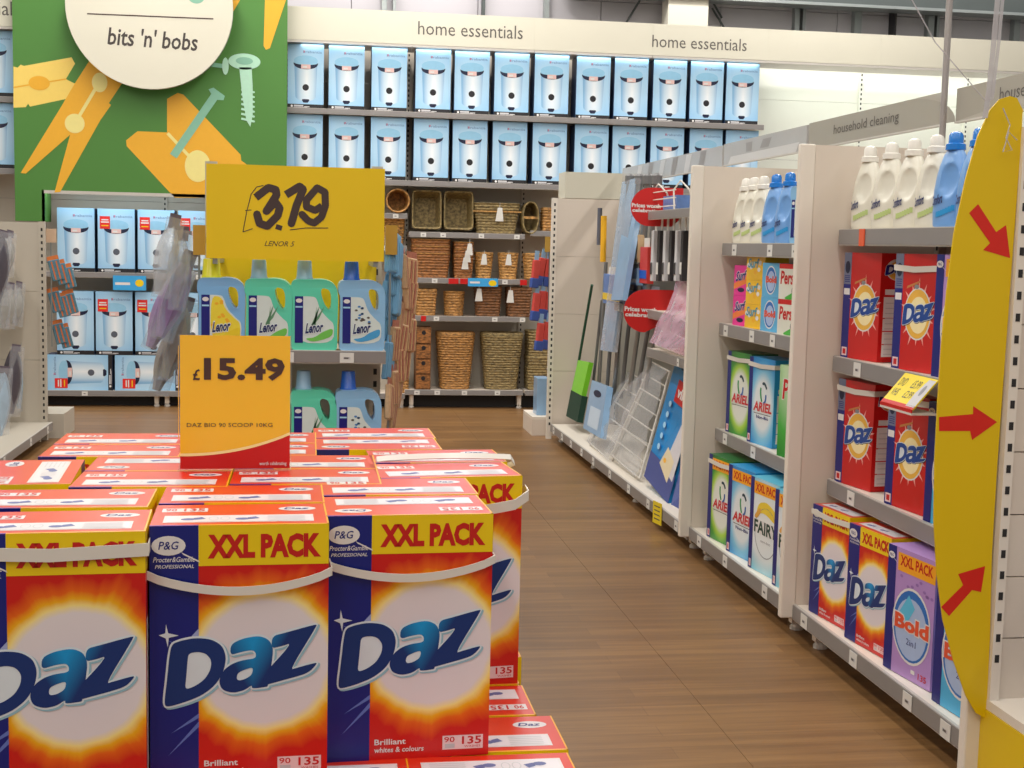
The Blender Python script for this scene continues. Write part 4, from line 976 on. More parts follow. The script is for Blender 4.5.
def daz_small():
    W, D, h = .27, .15, .432
    g = G().box(-W/2, 0, 0, W/2, D, h, dred); p = P(g, (-W/2, 0, 0), (1,0,0), (0,0,1))
    spine(p, W, h, navy); p.rect(0, h*.70, W*.2, h, mat('spine_grey', (110, 116, 140), .4), 2); p.ell(W*.1, h*.86, W*.07, h*.06, dnavy, 3, 14); p.rect(W*.02, h*.60, W*.18, h*.66, white, 2)
    for k in range(4): p.rect(W*.03, h*(.72+k*.018), W*.17, h*(.728+k*.018), navy, 3)
    cx, cy, r = W*.60, h*.49, W*.315
    for k in range(14):
        a = 2*pi*k/14+.2; L_ = (1.45, 1.25, 1.35)[k % 3]; dx, dy = cos(a), sin(a)
        p.poly([(cx+r*dx-.006*dy, cy+r*dy*1.1+.006*dx), (cx+r*dx+.006*dy, cy+r*dy*1.1-.006*dx), (cx+r*L_*dx, cy+r*L_*dy*1.1)][::1], mat('ray_pink', (240, 170, 160), .4), 1)
    p.ell(cx, cy, r*1.04, r*1.14, white, 2); p.ell(cx, cy, r*.97, r*1.07, mat('gold_disc', (236, 182, 70)), 3); p.ell(cx+.006, cy-.004, r*.72, r*.8, mat('gold_disc_pale', (250, 232, 176), .4), 4)
    daz_logo(p, W*.24, h*.385, W*.985, h*.60, dazblue2, halo, dnavy, 5)
    p.poly([(W*.3, h*.70), (W*.62, h*.755), (W*.63, h*.775), (W*.32, h*.725)], mat('spoon_tan', (200, 130, 70), .4), 2); p.ell(W*.55, h*.72, W*.06, h*.02, grey, 3, 10)
    side_info(g, W, D, h, dred, True)
    o = g.build('powder_pack'); tag(o, 'x', 'box'); return o
dazblue2 = mat('daz_small_blue', (20, 70, 150), .35)
def xxl_band(p, W, h, sub=False):
    p.rect(W*.22, h*.845, W, h*.975, yel, 2); p.text('XXL PACK', W*.26, h*.872, W*.96, h*.955, red, 3, bold=.035)
def bold_pack(W=.303, h=.455, D=.185, blue_=False, name='x'):
    bs = mat('bold_blue_pack' if blue_ else 'bold_purple_pack', (70, 176, 224) if blue_ else (180, 140, 204), .35, .06, 10, coat=.2)
    g = G().box(-W/2, 0, 0, W/2, D, h, bs, top=bs); p = P(g, (-W/2, 0, 0), (1,0,0), (0,0,1))
    spine(p, W, h, navy, .18, sq=False); pg_mark(p, W*.08, h*.92, .7)
    rnd = random.Random(3)
    for k in range(14): p.ell(rnd.uniform(W*.3, W*.95), rnd.uniform(h*.6, h*.82), .010, .006, mat('lavender_sprig', (150, 110, 180) if not blue_ else (120, 200, 236), .4), 2, 7)
    cx, cy = W*.56, h*.42
    p.ell(cx, cy, W*.40, h*.30, white, 3); p.ell(cx, cy, W*.375, h*.28, mat('bold_ring_blue', (40, 110, 190), .35), 4); p.ell(cx, cy-.01, W*.33, h*.24, mat('bold_inner_pale', (170, 190, 226), .35), 5)
    p.poly([(cx-W*.3, cy+.02), (cx-.02, cy+h*.24), (cx+.02, cy+h*.15), (cx-.03, cy)], mat('bold_gleam', (90, 190, 226), .3), 6)
    p.text('Bold', W*.20, h*.36, W*.95, h*.50, white, 6.5, bold=.09); p.text('Bold', W*.22, h*.37, W*.93, h*.49, mat('bold_orange', (226, 84, 50), .35), 8, bold=.045)
    p.text('2in1', W*.48, h*.27, W*.68, h*.32, navy, 7)
    p.rect(W*.22, h*.82, W, h*.965, mat('band_orange', (244, 168, 30), .35), 2); p.text('XXL PACK', W*.27, h*.865, W*.95, h*.95, red, 3, bold=.03)
    p.text('135', W*.75, h*.04, W*.92, h*.09, red, 3, bold=.02); p.rect(W*.60, h*.06, W*.68, h*.09, white, 3)
    side_info(g, W, D, h, bs); o = g.build('powder_pack'); tag(o, 'x', 'box'); return o
def ariel_pack(green=True, xxl=True):
    W, h, D = (.30, .44, .18) if xxl else (.27, .43, .15)
    nm = 'ariel_%s_%s' % ('green' if green else 'blue', 'large' if xxl else 'small')
    if green: st = [(0, (232, 232, 226)), (.62, (228, 232, 220)), (.8, (170, 212, 70)), (1.0, (60, 150, 50)), (1.5, (16, 96, 44))]
    else: st = [(0, (234, 236, 236)), (.6, (226, 234, 238)), (.85, (130, 200, 232)), (1.15, (40, 150, 214)), (1.6, (20, 110, 190))]
    fr = burst(nm, .02, h*.46, W*.52, h*.46, st, 0, .35, coat=.2); bs = mat(nm+'_side', (24, 108, 52) if green else (40, 150, 210), .35, .05, 8, coat=.2)
    g = G().box(-W/2, 0, 0, W/2, D, h, bs, front=fr); p = P(g, (-W/2, 0, 0), (1,0,0), (0,0,1))
    spine(p, W, h, navy, .15)
    if xxl:
        p.rect(W*.15, h*.83, W, h*.965, mat('band_orange', (244, 168, 30)), 2); p.text('XXL PACK', W*.2, h*.855, W*.97, h*.945, red, 3, bold=.03)
    cx, cy = W*.60, h*(.60)
    dg = mat('swirl_dark', (18, 62, 78), .4); lg = mat('swirl_green', (40, 150, 80), .4)
    for k in range(3):
        a = 2*pi*k/3+.5; p.stroke([(cx+.035*cos(a+t_*.35)*(1-.06*t_), cy+.05*sin(a+t_*.35)) for t_ in range(5)], .014, (dg, lg, mat('swirl_blue', (30, 96, 170), .4))[k], 3)
    p.text('ARIEL', W*.20, h*.375, W*.96, h*.505, white, 3, bold=.08, shear=.15); p.text('ARIEL', W*.22, h*.385, W*.94, h*.495, mat('ariel_red', (206, 34, 44), .35), 4.5, bold=.035, shear=.15)
    p.rect(W*.24, h*.355, W*.9, h*.362, inkm, 3)
    if not green: p.text('Non-Bio', W*.35, h*.30, W*.82, h*.34, navy, 3, bold=.02)
    side_info(g, W, D, h, bs); o = g.build('powder_pack'); tag(o, 'x', 'box'); return o
def fairy_pack():
    W, h, D = .30, .44, .18
    fr = burst('fairy_front', .02, h*.52, W*.7, h*.5, [(0, (236, 236, 234)), (.75, (228, 236, 238)), (1.1, (140, 204, 222)), (1.5, (60, 164, 200))], 0, .35); bs = mat('fairy_side', (90, 180, 210), .35, .05, 8)
    g = G().box(-W/2, 0, 0, W/2, D, h, bs, front=fr); p = P(g, (-W/2, 0, 0), (1,0,0), (0,0,1))
    spine(p, W, h, navy, .13); p.rect(W*.13, h*.83, W, h*.965, mat('band_orange', (244, 168, 30)), 2); p.text('XXL PACK', W*.18, h*.855, W*.97, h*.945, red, 3, bold=.03)
    p.poly(chaik([(W*.22, h*.60), (W*.5, h*.66), (W*.96, h*.56), (W*.96, h*.68), (W*.6, h*.78), (W*.3, h*.74)]), mat('fairy_yellow', (238, 206, 60), .4), 2)
    p.poly(chaik([(W*.15, h*.58), (W*.35, h*.70), (W*.42, h*.66), (W*.25, h*.56)]), mat('fairy_amber', (230, 170, 70), .4), 3)
    p.ring(W*.58, h*.44, W*.38, h*.27, .004, grey, 2); p.rect(W*.14, h*.42, W, h*.56, white, 3)
    p.text('FAIRY', W*.18, h*.415, W*.97, h*.555, mat('fairy_dark_green', (12, 62, 50), .4), 4, bold=.03, slope=.0)
    p.text('non-bio', W*.42, h*.33, W*.75, h*.36, grey, 3)
    side_info(g, W, D, h, bs); o = g.build('powder_pack'); tag(o, 'x', 'box'); return o
def persil_pack():
    W, h, D = .27, .43, .15
    fr = burst('persil_front', .0, h*.95, W*.9, h*.8, [(0, (216, 232, 206)), (.4, (190, 222, 176)), (.9, (70, 176, 66)), (1.4, (20, 120, 46))], 0, .35); bs = mat('persil_side', (150, 200, 140), .4, .08, 6)
    g = G().box(-W/2, 0, 0, W/2, D, h, bs, front=fr); p = P(g, (-W/2, 0, 0), (1,0,0), (0,0,1))
    p.text('Persil', W*.08, h*.62, W*.92, h*.86, white, 2, bold=.05, shear=.1); p.text('Persil', W*.1, h*.63, W*.9, h*.85, red, 3.5, bold=.02, shear=.1)
    p.ell(W*.5, h*.45, W*.2, h*.06, pblue, 2); p.ell(W*.4, h*.08, W*.06, h*.025, white, 2, 12)
    side_info(g, W, D, h, bs); o = g.build('powder_pack'); tag(o, 'x', 'box'); return o
def place(o, X, Y, z, rot, label, group=None, strapmode=None, dims=None):
    o.location = (X, Y, z); o.rotation_euler = (0, 0, RD(-90+rot)); o['label'] = label
    if group: o['group'] = group
    if strapmode: strap(o, *dims, strapmode, z=dims[2]-.045)
    return o
ZC = .155
R7 = 7
pdx = PA[('straight', False)]; 
o = pdx.put((2.10, 5.12, ZC), RD(-90+R7), 'sunburst powder carton on the bottom shelf, left of the two, white strap over XXL PACK', 'sunburst cartons on the right bottom shelf')
o = PA[N0].put((2.10, 4.735, ZC), RD(-90+R7), 'sunburst powder carton on the bottom shelf, right of the two, beside the purple pack', 'sunburst cartons on the right bottom shelf')
place(bold_pack(), 2.10, 4.375, ZC, R7, 'purple powder pack with a blue ring on the bottom right shelf')
place(bold_pack(blue_=True), 2.10, 4.0, ZC, 4, 'light blue powder pack on the bottom shelf partly behind the yellow banner')
ds = Proto(daz_small()); dpk = []
for zc, nm in ((.70, 'middle'), (1.222, 'upper')):
    a1 = ds.put((2.205, 5.175, zc), RD(-90+9), 'red powder pack on the %s powder shelf, left of the two' % nm, 'red powder packs')
    a2 = ds.put((2.205, 4.69, zc), RD(-90+7), 'red powder pack on the %s powder shelf, right of the two' % nm, 'red powder packs')
    dpk.append((a1, a2))
strap(dpk[0][0], .27, .15, .432, 'straight', z=.385); strap(dpk[0][1], .27, .15, .432, 'straight', z=.40); strap(dpk[1][1], .27, .15, .432, 'straight', z=.37)
place(bold_pack(.27, .432, .15), 2.205, 4.36, 1.222, 6, 'purple powder pack on the upper powder shelf at the banner edge')
place(bold_pack(.27, .432, .15, True), 2.205, 4.36, .70, 6, 'blue powder pack on the middle powder shelf at the banner edge')
place(ariel_pack(True, True), 2.10, 6.60, .15, R7, 'large green powder pack with white strap, leftmost on the middle bay bottom shelf', None, 'straight', (.30, .18, .44))
place(ariel_pack(False, True), 2.10, 6.265, .15, R7, 'large blue powder pack between the green one and the dark lettered ones')
fp = Proto(fairy_pack())
fp.put((2.10, 5.92, .15), RD(-90+R7), 'white and aqua powder pack with dark letters, left of the two', 'white and aqua powder packs')
fp.put((2.10, 5.58, .15), RD(-90+R7), 'white and aqua powder pack with dark letters, right of the two', 'white and aqua powder packs')
place(ariel_pack(True, False), 2.205, 6.69, .697, 8, 'green powder pack with a white strap on the middle shelf of the middle bay', None, 'straight', (.27, .15, .43))
place(ariel_pack(False, False), 2.205, 6.335, .697, 8, 'blue powder pack with a white strap on the middle shelf of the middle bay', None, 'straight', (.27, .15, .43))
place(persil_pack(), 2.21, 5.86, .697, 16, 'green and white powder pack against the cream divider on the middle shelf')
# small cartons, stacked
def tiny(kind):
    W, D, h = (.17, .13, .165) if kind != 'yellow' else (.2, .13, .12)
    if kind == 'pink': W, h = .17, .155
    if kind in ('blue', 'white'): W, h = .2, .165
    base = {'pink': mat('pink_pack', (232, 48, 150), .35, .1, 20), 'yellow': mat('yellow_pack', (240, 190, 40), .35, .1, 24), 'blue': mat('aqua_pack', (96, 176, 220), .35, .1, 14), 'white': mat('green_white_pack', (222, 222, 208), .4, .06, 14)}[kind]
    g = G().box(-W/2, 0, 0, W/2, D, h, base); p = P(g, (-W/2, 0, 0), (1,0,0), (0,0,1)); rnd = random.Random(len(kind))
    if kind == 'pink':
        p.poly([(0, .03), (W, .07), (W, .11), (0, .06)], mat('orange_streak', (244, 130, 60), .4), 1); p.text('Surf', W*.1, h*.45, W*.9, h*.8, white, 2, bold=.07, shear=.3, slope=.1); p.text('Surf', W*.12, h*.46, W*.88, h*.78, navy, 3.5, bold=.03, shear=.3, slope=.1); p.ell(W*.5, .03, .04, .012, dnavy, 2, 12)
    elif kind == 'yellow':
        for k in range(9): p.ell(rnd.uniform(.02, W-.02), rnd.uniform(.02, h-.02), .018, .012, (white, mat('petal_orange', (240, 176, 40)))[k % 2], 1+.2*k, 8)
        p.text('Surf', W*.08, h*.5, W*.7, h*.9, mat('surf_teal', (80, 150, 170), .4), 4, bold=.03, shear=.2)
    elif kind == 'blue':
        p.ell(W*.45, h*.5, W*.28, h*.42, white, 1); p.ell(W*.45, h*.5, W*.25, h*.38, mat('bold_ring_blue', (40, 110, 190)), 2); p.ell(W*.47, h*.47, W*.2, h*.3, mat('bold_inner_pale', (170, 190, 226)), 3); p.text('Bold', W*.2, h*.42, W*.75, h*.62, mat('bold_orange', (226, 84, 50)), 4, bold=.05)
    else:
        p.rect(0, h*.86, W, h, red, 1); p.text('Persil', W*.08, h*.42, W*.9, h*.8, red, 2, bold=.03, shear=.1); p.poly(chaik([(W*.2, 0), (W, 0), (W, h*.35), (W*.7, h*.2)]), mat('persil_green', (70, 170, 60), .4), 2); p.ell(W*.72, h*.25, W*.06, h*.12, dnavy, 3, 10)
    o = g.build('small_powder_pack'); tag(o, 'x', 'box'); return o
lev = ('bottom', 'middle', 'top')
for kind, Yk, n, hh2, desc in (('pink', 6.70, 2, .156, 'small bright pink powder carton'), ('yellow', 6.48, 3, .121, 'small yellow flowered powder carton'), ('blue', 6.235, 2, .166, 'small light blue powder carton with a ring'), ('white', 6.0, 2, .166, 'small white, red and green powder carton')):
    pr = Proto(tiny(kind))
    for k in range(n): pr.put((2.20, Yk, 1.264+k*hh2), RD(-90+8+rn.uniform(-1, 1)), '%s, %s of its stack under the bottles' % (desc, lev[k] if n == 3 else lev[0 if k == 0 else 2]), 'small powder cartons')
# grip bottles
def grip_bottle(body, cap, wave, txt):
    prof = [(0.0, 0), (.068, 0), (.076, .008), (.078, .05), (.077, .13), (.069, .18), (.058, .22), (.044, .255), (.033, .272), (.027, .282)]
    g = G(); g.lathe(prof[1:], body, seg=32, sy=.62, e=2.4)
    me_pts = []
    for i, (x, y, z) in enumerate(g.v):
        dx, dz = (x-.018)/.036, (z-.165)/.058; r = dx*dx+dz*dz
        if r < 1: y *= 1-.55*(1-r)
        me_pts.append((x, y, z))
    g.v = me_pts
    # finer rings around the dent
    g2 = G(); pr = []
    for i in range(41):
        z = .282*i/40
        for a_, b_ in zip(prof[1:], prof[2:]):
            if a_[1] <= z <= b_[1]+1e-9: pr.append((a_[0]+(b_[0]-a_[0])*(z-a_[1])/max(1e-6, b_[1]-a_[1]), z)); break
    g2.lathe(pr, body, seg=56, sy=.62, e=2.4); vv = []
    for (x, y, z) in g2.v:
        dx, dz = (x-.018)/.038, (z-.165)/.060; r = dx*dx+dz*dz
        if r < 1: y *= 1-.34*(1-r)**.5
        vv.append((x, y, z))
    g2.v = vv
    o = g2.build('softener_bottle', smooth=True); tag(o, 'x', 'bottle')
    G().lathe([(.035, .0), (.034, .020), (.026, .024), (.025, .05), (.020, .060), (.008, .065)], cap, (0, 0, .272), 20).build('cap', o, smooth=True)
    l = G()
    def wrap(x): return -.62*.0795*(1-min(1, abs(x/.079))**2.4)**(1/2.4)-.0008
    rect = lambda x0, x1, z0, z1, M, n=6, k=0: [l.add([(x0+(x1-x0)*i/n, wrap(x0+(x1-x0)*i/n)-k, z0), (x0+(x1-x0)*(i+1)/n, wrap(x0+(x1-x0)*(i+1)/n)-k, z0), (x0+(x1-x0)*(i+1)/n, wrap(x0+(x1-x0)*(i+1)/n)-k, z1), (x0+(x1-x0)*i/n, wrap(x0+(x1-x0)*i/n)-k, z1)], [(0,1,2,3)], M) for i in range(n)]
    for k in range(7):
        x0 = -.03+.012*k; zc = .045+.022*(k/6)**1.3
        rect(x0, x0+.013, zc-.008, zc+.012, wave, 1)
    vs, fs = text_tris(txt, .03, .2)
    l.add([(-.062+.066*a, wrap(-.062+.066*a)-.0008, .075+.035*b+.012*a) for a, b in vs], fs, mat('bottle_ink_navy', (50, 60, 110), .5))
    l.build('label', o, kind='stuff'); return o
bw = mat('bottle_ivory', (226, 222, 206), .35, .03, 6, coat=.3); cw = mat('cap_ivory', (232, 228, 218), .35, coat=.3); bb = mat('bottle_mid_blue', (112, 162, 220), .35, .04, 6, coat=.3); cb_ = mat('cap_bright_blue', (24, 120, 206), .25, coat=.4)
gw = Proto(grip_bottle(bw, cw, mat('wave_lime', (186, 204, 130), .5), 'Comfort')); gb = Proto(grip_bottle(bb, cb_, mat('wave_blue', (40, 150, 214), .4), 'Comfort'))
for k, Yk in enumerate((5.235, 5.03, 4.83, 4.645)):
    gw.put((2.24, Yk, 1.747), RD(-90+rn.uniform(12, 20)), 'ivory softener bottle on the top shelf of the near bay, %s from the left' % ordn[k], 'ivory softener bottles, near bay')
for k, Yk in enumerate((4.50, 4.325, 4.16)):
    gb.put((2.24, Yk, 1.747), RD(-90+15), 'blue softener bottle on the top shelf of the near bay, %s from the left' % ordn[k], 'blue softener bottles, near bay')
for k, Yk in enumerate((6.80, 6.67, 6.52)):
    gw.put((2.24, Yk, 1.688), RD(-90+15), 'ivory softener bottle on the top shelf of the middle bay, %s from the left' % ordn[k], 'ivory softener bottles, middle bay')
for k, Yk in enumerate((6.34, 6.15)):
    gb.put((2.24, Yk, 1.688), RD(-90+15), 'blue softener bottle on the top shelf of the middle bay, %s one' % ('left', 'right')[k], 'blue softener bottles, middle bay')
protos[2].put((2.2, 5.90, 1.688), RD(-90+10), 'large pale blue labelled bottle against the cream divider on the top shelf')
# yellow offer card on the shelf edge
c0 = uX(884, 384, 2.10); 
t = thing('offer_card_holder', 'yellow shelf-edge card with DVD and VHS prices', 'sign', (2.155, 4.46, 1.20), RD(-90)); t.scale = (.62, .8, .8)
g = G(); A = [(-.21, -.02, .03), (.21, -.02, .03), (.21, -.13, -.10), (-.21, -.13, -.10)]
g.add(A + [(a, b+.004, c-.004) for a, b, c in A], [(3,2,1,0), (4,5,6,7), (0,1,5,4), (1,2,6,5), (2,3,7,6), (3,0,4,7)], mat('card_yellow', (236, 212, 40), .4))
p = P(g, A[3], (1,0,0), (Vector(A[0])-Vector(A[3])).normalized(), .0008)
p.text('DVD', .03, .10, .11, .145, inkm, 1); p.text('VHS', .03, .045, .11, .085, inkm, 1); p.text('£5.99', .19, .10, .29, .145, inkm, 1); p.text('£2.99', .19, .045, .29, .085, inkm, 1)
p.poly([(.31, .01), (.415, .01), (.415, .16), (.33, .16), (.30, .08)], lgrey, 1); p.ell(.36, .10, .02, .03, grey, 2, 12); p.rect(0, -.0, .42, .018, red, 1)
g.build('card', t)
G().box(-.21, -.135, -.125, .21, -.02, -.115, mat('holder_white', (214, 206, 196), .4)).box(-.21, -.135, -.115, .21, -.131, -.10, red).build('holder', t)
# pole
pz = uX(945, 0, 2.5); pm = uX(942.5, 130, 2.5)
tag(G().tube([(2.56, pm.y*2.56/2.5, 1.9), (2.56, pm.y*2.56/2.5, 5.98)], .0135, mat('pole_chrome', (176, 168, 164), .3, metal=.5), 10).build('hanging_pole'), 'thin metal pole rising between the two household cleaning headers', 'pole')

# ---- yellow banner board with red arrows on the end post
BYp = 3.735
pts = [uY(a, b, BYp) for a, b in ((1010, 96), (1000, 99), (990, 110), (978, 136), (966, 178), (954, 234), (947, 290), (942, 340), (938, 400), (935, 460), (934, 520), (937, 575), (943, 620), (954, 662), (966, 696), (976, 713), (986, 719), (990, 640), (992, 555), (997, 470), (1002, 400), (1008, 320), (1013, 250), (1019, 170), (1023, 110), (1017, 98))]
ol = [(q.x, q.z) for q in pts]; bxm = sum(a for a, b in ol)/len(ol)
g = G(); p = P(g, (0, BYp, 0), (1,0,0), (0,0,1)); ol = ol[::-1] if sum(ol[i][0]*ol[(i+1) % len(ol)][1]-ol[(i+1) % len(ol)][0]*ol[i][1] for i in range(len(ol))) < 0 else ol
by_ = mat('banner_yellow', (226, 190, 0), .42, .03, 2)
p.poly(ol, by_, 0); p2 = P(g, (0, BYp+.006, 0), (-1,0,0), (0,0,1)); p2.poly([(-a, b) for a, b in ol[::-1]], by_, 0)
g.add([(a, BYp, b) for a, b in ol]+[(a, BYp+.006, b) for a, b in ol], [(i, (i+1) % len(ol), len(ol)+(i+1) % len(ol), len(ol)+i) for i in range(len(ol))], by_)
ar = mat('arrow_red', (214, 36, 22), .4)
pz_ = P(g, (0, BYp, 0), (1,0,0), (0,0,1), .0008)
def bpx(L_): return [(q.x, q.z) for q in (uY(a, b, BYp) for a, b in L_)]
for poly in ([(969,213),(978,204),(996,232),(1006,225),(1010,258),(983,250),(990,243)], [(939,417),(973,414),(973,406),(997,422),(972,440),(970,431),(939,431)], [(941,607),(963,585),(958,574),(985,566),(981,592),(972,590),(949,616)]):
    q = bpx(poly); ar_ = sum(q[i][0]*q[(i+1) % len(q)][1]-q[(i+1) % len(q)][0]*q[i][1] for i in range(len(q)))
    pz_.poly(q, ar, 1)
tag(g.build('banner_board'), 'tall rounded yellow board with three red arrows on the end post', 'sign')
# end post, end cap and hanging strips
ft = fin(3.765, 'tall cream end post and panel at the near end of the right run', z0=.02, z1=2.03, xf=2.01, th=.035, xb=2.16)
tE = thing('end_bay', 'empty cream end bay with slotted upright at the right photo edge', 'shelving', (2.06, 3.75, 0))
xs = 2.075-2.06
g = G(); upright(g, xs+.001, 2.03, y=-.03, d=.03, wd=.03, M=creamd, step=.065, z0=.30); g.build('upright', tE)
for k in range(9): G().box(.032, -.012, .30+k*.192, .95, .004, .30+k*.192+.188, cream).build('slat_panel', tE)
G().box(0, -.48, .27, .98, .012, .30, creamd).build('base_shelf', tE); G().box(0, -.475, .02, .98, -.46, .268, sgyel).build('yellow_kick_panel', tE); G().box(-.003, -.46, .02, .012, .012, .268, sgyel).build('yellow_side_panel', tE)
o = G().box(0, 0, 0, .28, .2, .42, navy).build('blue_carton', loc=(2.215, 3.36, .302), bevel=.003, seg=1); tag(o, 'dark blue carton standing on the end bay shelf at the right photo edge', 'box')
P_ = G(); P(P_, (0, 0, 0), (1,0,0), (0,0,1)).rect(.03, .05, .25, .2, white, 1); P_.build('label', o)
fb = clear('ribbon_film', (206, 202, 204), .25, .55)
for k, (pp_, wd_, lb) in enumerate(((((1003, -60), (994, 40), (989, 90), (985, 118)), .016, 'wide clear plastic ribbon hanging onto the yellow board'), (((1008, -60), (999, 40), (992, 100)), .010, 'narrow clear plastic ribbon beside the wide one'), (((890, -60), (912, 0), (935, 42), (966, 78), (985, 100)), .004, 'thin string running down to the top of the yellow board'))):
    q = [uY(a, b, BYp-.01-.004*k) for a, b in pp_]; o = G().ribbon(q, (wd_, 0, 0), .0015, fb).build('hanging_ribbon'); tag(o, lb, 'ribbon')
q = [uY(a, b, BYp-.02) for a, b in ((1003, 108), (1010, 125), (1006, 138), (1012, 150), (1003, 152), (1009, 132), (1017, 140))]
tag(G().tube(q, .0022, fb, 6).build('tie'), 'knotted clear tie at the top of the yellow board', 'tie')

# ------------------------------------------------------------------ mop and ironing bay contents
lb_ = mat('pack_light_blue', (140, 176, 210), .3, .15, 8, coat=.3); al = mat('aluminium_tube', (150, 152, 152), .3, .1, 10, metal=.6); alm = mat('grey_tube', (112, 112, 112), .45, .1, 10)
vb = mat('vileda_blue', (30, 130, 196), .35, .1, 8, coat=.2)
def X_(px, py, X): return uX(px, py, X)
# leaning ironing board pack
def lean(X0_, X1_, quad, th, M, name, label, cat, front=None):
    """slab whose lower edge is at X0_ and upper edge at X1_; quad = pixels bl, br, tr, tl seen from the aisle"""
    bl_, br_ = X_(*quad[0], X0_), X_(*quad[1], X0_); tr_, tl_ = X_(*quad[2], X1_), X_(*quad[3], X1_)
    f = [bl_, br_, tr_, tl_]; n = (br_-bl_).cross(tl_-bl_).normalized()
    if n.x > 0: n = -n
    g = G(); b = [v-n*th for v in f]
    g.add(f+b, [(3,2,1,0), (0,1,2,3), (4,5,6,7), (0,1,5,4), (1,2,6,5), (2,3,7,6), (3,0,4,7)][1:], M)
    return g, f, n
g, f, n = lean(2.13, 2.36, ((644, 476), (668, 504), (697, 396), (676, 360)), .05, vb, '', '', '')
u_ = (f[1]-f[0]); v_ = (f[3]-f[0]); p = P(g, f[0]+n*.001, u_, v_, .0006); p.n = n
p.rect(0, 0, 1, .22, mat('pack_indigo', (66, 78, 140), .4), 1); p.rect(.30, .70, 1, .88, red, 1); p.text('vileda', .36, .745, .95, .835, white, 2, bold=.04)
p.poly([(.55, .2), (.95, .16), (.98, .45), (.9, .62), (.78, .60)], mat('ironing_cover_pale', (206, 202, 206), .4), 2)
p.poly([(.40, .2), (.8, .12), (.85, .3), (.55, .36)], mat('iron_cream', (222, 206, 170), .4), 3); p.ell(.55, .25, .05, .02, mat('petal_orange', (240, 176, 40)), 4, 10)
p.poly([(.55, .9), (.8, .9), (.9, 1), (.7, 1)], yel, 2)
for k in range(5): p.ell(.22-.0*k, .30+.09*k, .05, .025, pblue, 2, 10)
o = g.build('ironing_cover_pack'); tag(o, 'tall blue ironing board cover pack with a red label leaning in the mop bay', 'pack')
g, f, n = lean(2.13, 2.3, ((670, 508), (684, 524), (700, 470), (690, 430)), .04, mat('pack_indigo', (66, 78, 140)), '', '', '')
tag(g.build('ironing_cover_pack'), 'second blue and white pack leaning against the far divider post', 'pack')
# clothes airer in plastic (rungs)
def airer(quad, label, n_r=6, X0_=2.14, X1_=2.42, filmM=film2):
    bl_, br_ = X_(*quad[0], X0_), X_(*quad[1], X0_); tr_, tl_ = X_(*quad[2], X1_), X_(*quad[3], X1_)
    t = thing('clothes_airer', label, 'airer', ((bl_+br_)/2))
    o0 = t.location.copy(); g = G()
    g.tube([bl_-o0, tl_-o0, tr_-o0, br_-o0, bl_-o0], .009, strapm, 8); g.build('frame', t)
    for k in range(1, n_r+1):
        s_ = k/(n_r+1); G().tube([bl_.lerp(tl_, s_)-o0, br_.lerp(tr_, s_)-o0], .006, strapm, 6).build('rung', t)
    gg = G(); nn = (br_-bl_).cross(tl_-bl_).normalized(); nn = nn if nn.x < 0 else -nn
    vs = []; N_ = 10; rr = random.Random(int(quad[0][0]))
    for i in range(N_+1):
        for j in range(5):
            vs.append(bl_.lerp(tl_, i/N_).lerp(br_.lerp(tr_, i/N_), -.04+1.08*j/4) + nn*(.035+rr.uniform(-.015, .02)) - o0)
    gg.add(vs, [(i*5+j, i*5+j+1, i*5+j+6, i*5+j+5) for i in range(N_) for j in range(4)], filmM); gg.build('plastic_wrap', t, smooth=True)
    return t
airer(((612, 455), (640, 478), (670, 372), (652, 362)), 'white clothes airer wrapped in clear plastic, right of the pair')
airer(((590, 443), (612, 462), (646, 382), (632, 374)), 'white clothes airer wrapped in clear plastic, left of the pair', 4)
airer(((656, 346), (690, 359), (700, 285), (692, 262)), 'clear wrapped pack with pinkish contents leaning on the middle ledge of the mop bay', 4, 2.2, 2.5, clear('pinkish_film', (200, 150, 165), .2, .6))
# slim blue box
g, f, n = lean(2.14, 2.24, ((583, 428), (600, 438), (607, 386), (592, 380)), .05, lb_, '', '', '')
p = P(g, f[0]+n*.001, f[1]-f[0], f[3]-f[0], .0006); p.n = n; p.ell(.45, .78, .22, .07, dnavy, 1, 14); p.rect(.2, .1, .8, .5, mat('pack_pale', (190, 206, 222), .4), 1)
tag(g.build('slim_box'), 'slim light blue box with a dark round mark in the mop bay', 'box')
# poles, standing on the base shelf
zb0 = .137
def rod(px0, py0, px1, py1, X, r, M, label, name='mop_pole', cat='pole', X1_=None, cap=None, group=None):
    a = X_(px0, py0, X); b = X_(px1, py1, X1_ or X); o = G().tube([a-a, b-a], r, M, 8).build(name, loc=a)
    if cap: G().lathe([(r*1.5, 0), (r*1.5, .06), (r*.8, .075)], cap, seg=10).build('end_cap', o, b-a-Vector((0, 0, .03)))
    tag(o, label, cat, group); return o
for k, (a, b, c_, d, M, r) in enumerate(((598, 400, 606, 262, al, .016), (606, 402, 616, 270, alm, .016), (613, 405, 622, 300, al, .018), (621, 398, 631, 305, alm, .016), (629, 395, 641, 312, al, .018), (637, 392, 650, 318, alm, .016), (592, 395, 602, 300, alm, .012), (646, 388, 656, 322, al, .014))):
    rod(a, b, c_, d, 2.36, r, M, 'grey metal tube standing in the mop bay, %s from the left' % ordn[k], group='grey tubes in the mop bay')
for k, (a, c_) in enumerate(((622, 630), (632, 640), (640, 648), (649, 657))):
    rod(a, 290, c_, 180, 2.40, .026, al, 'capped silver mop handle at the top of the mop bay, %s from the left' % ordn[k], cap=alm, group='capped mop handles')
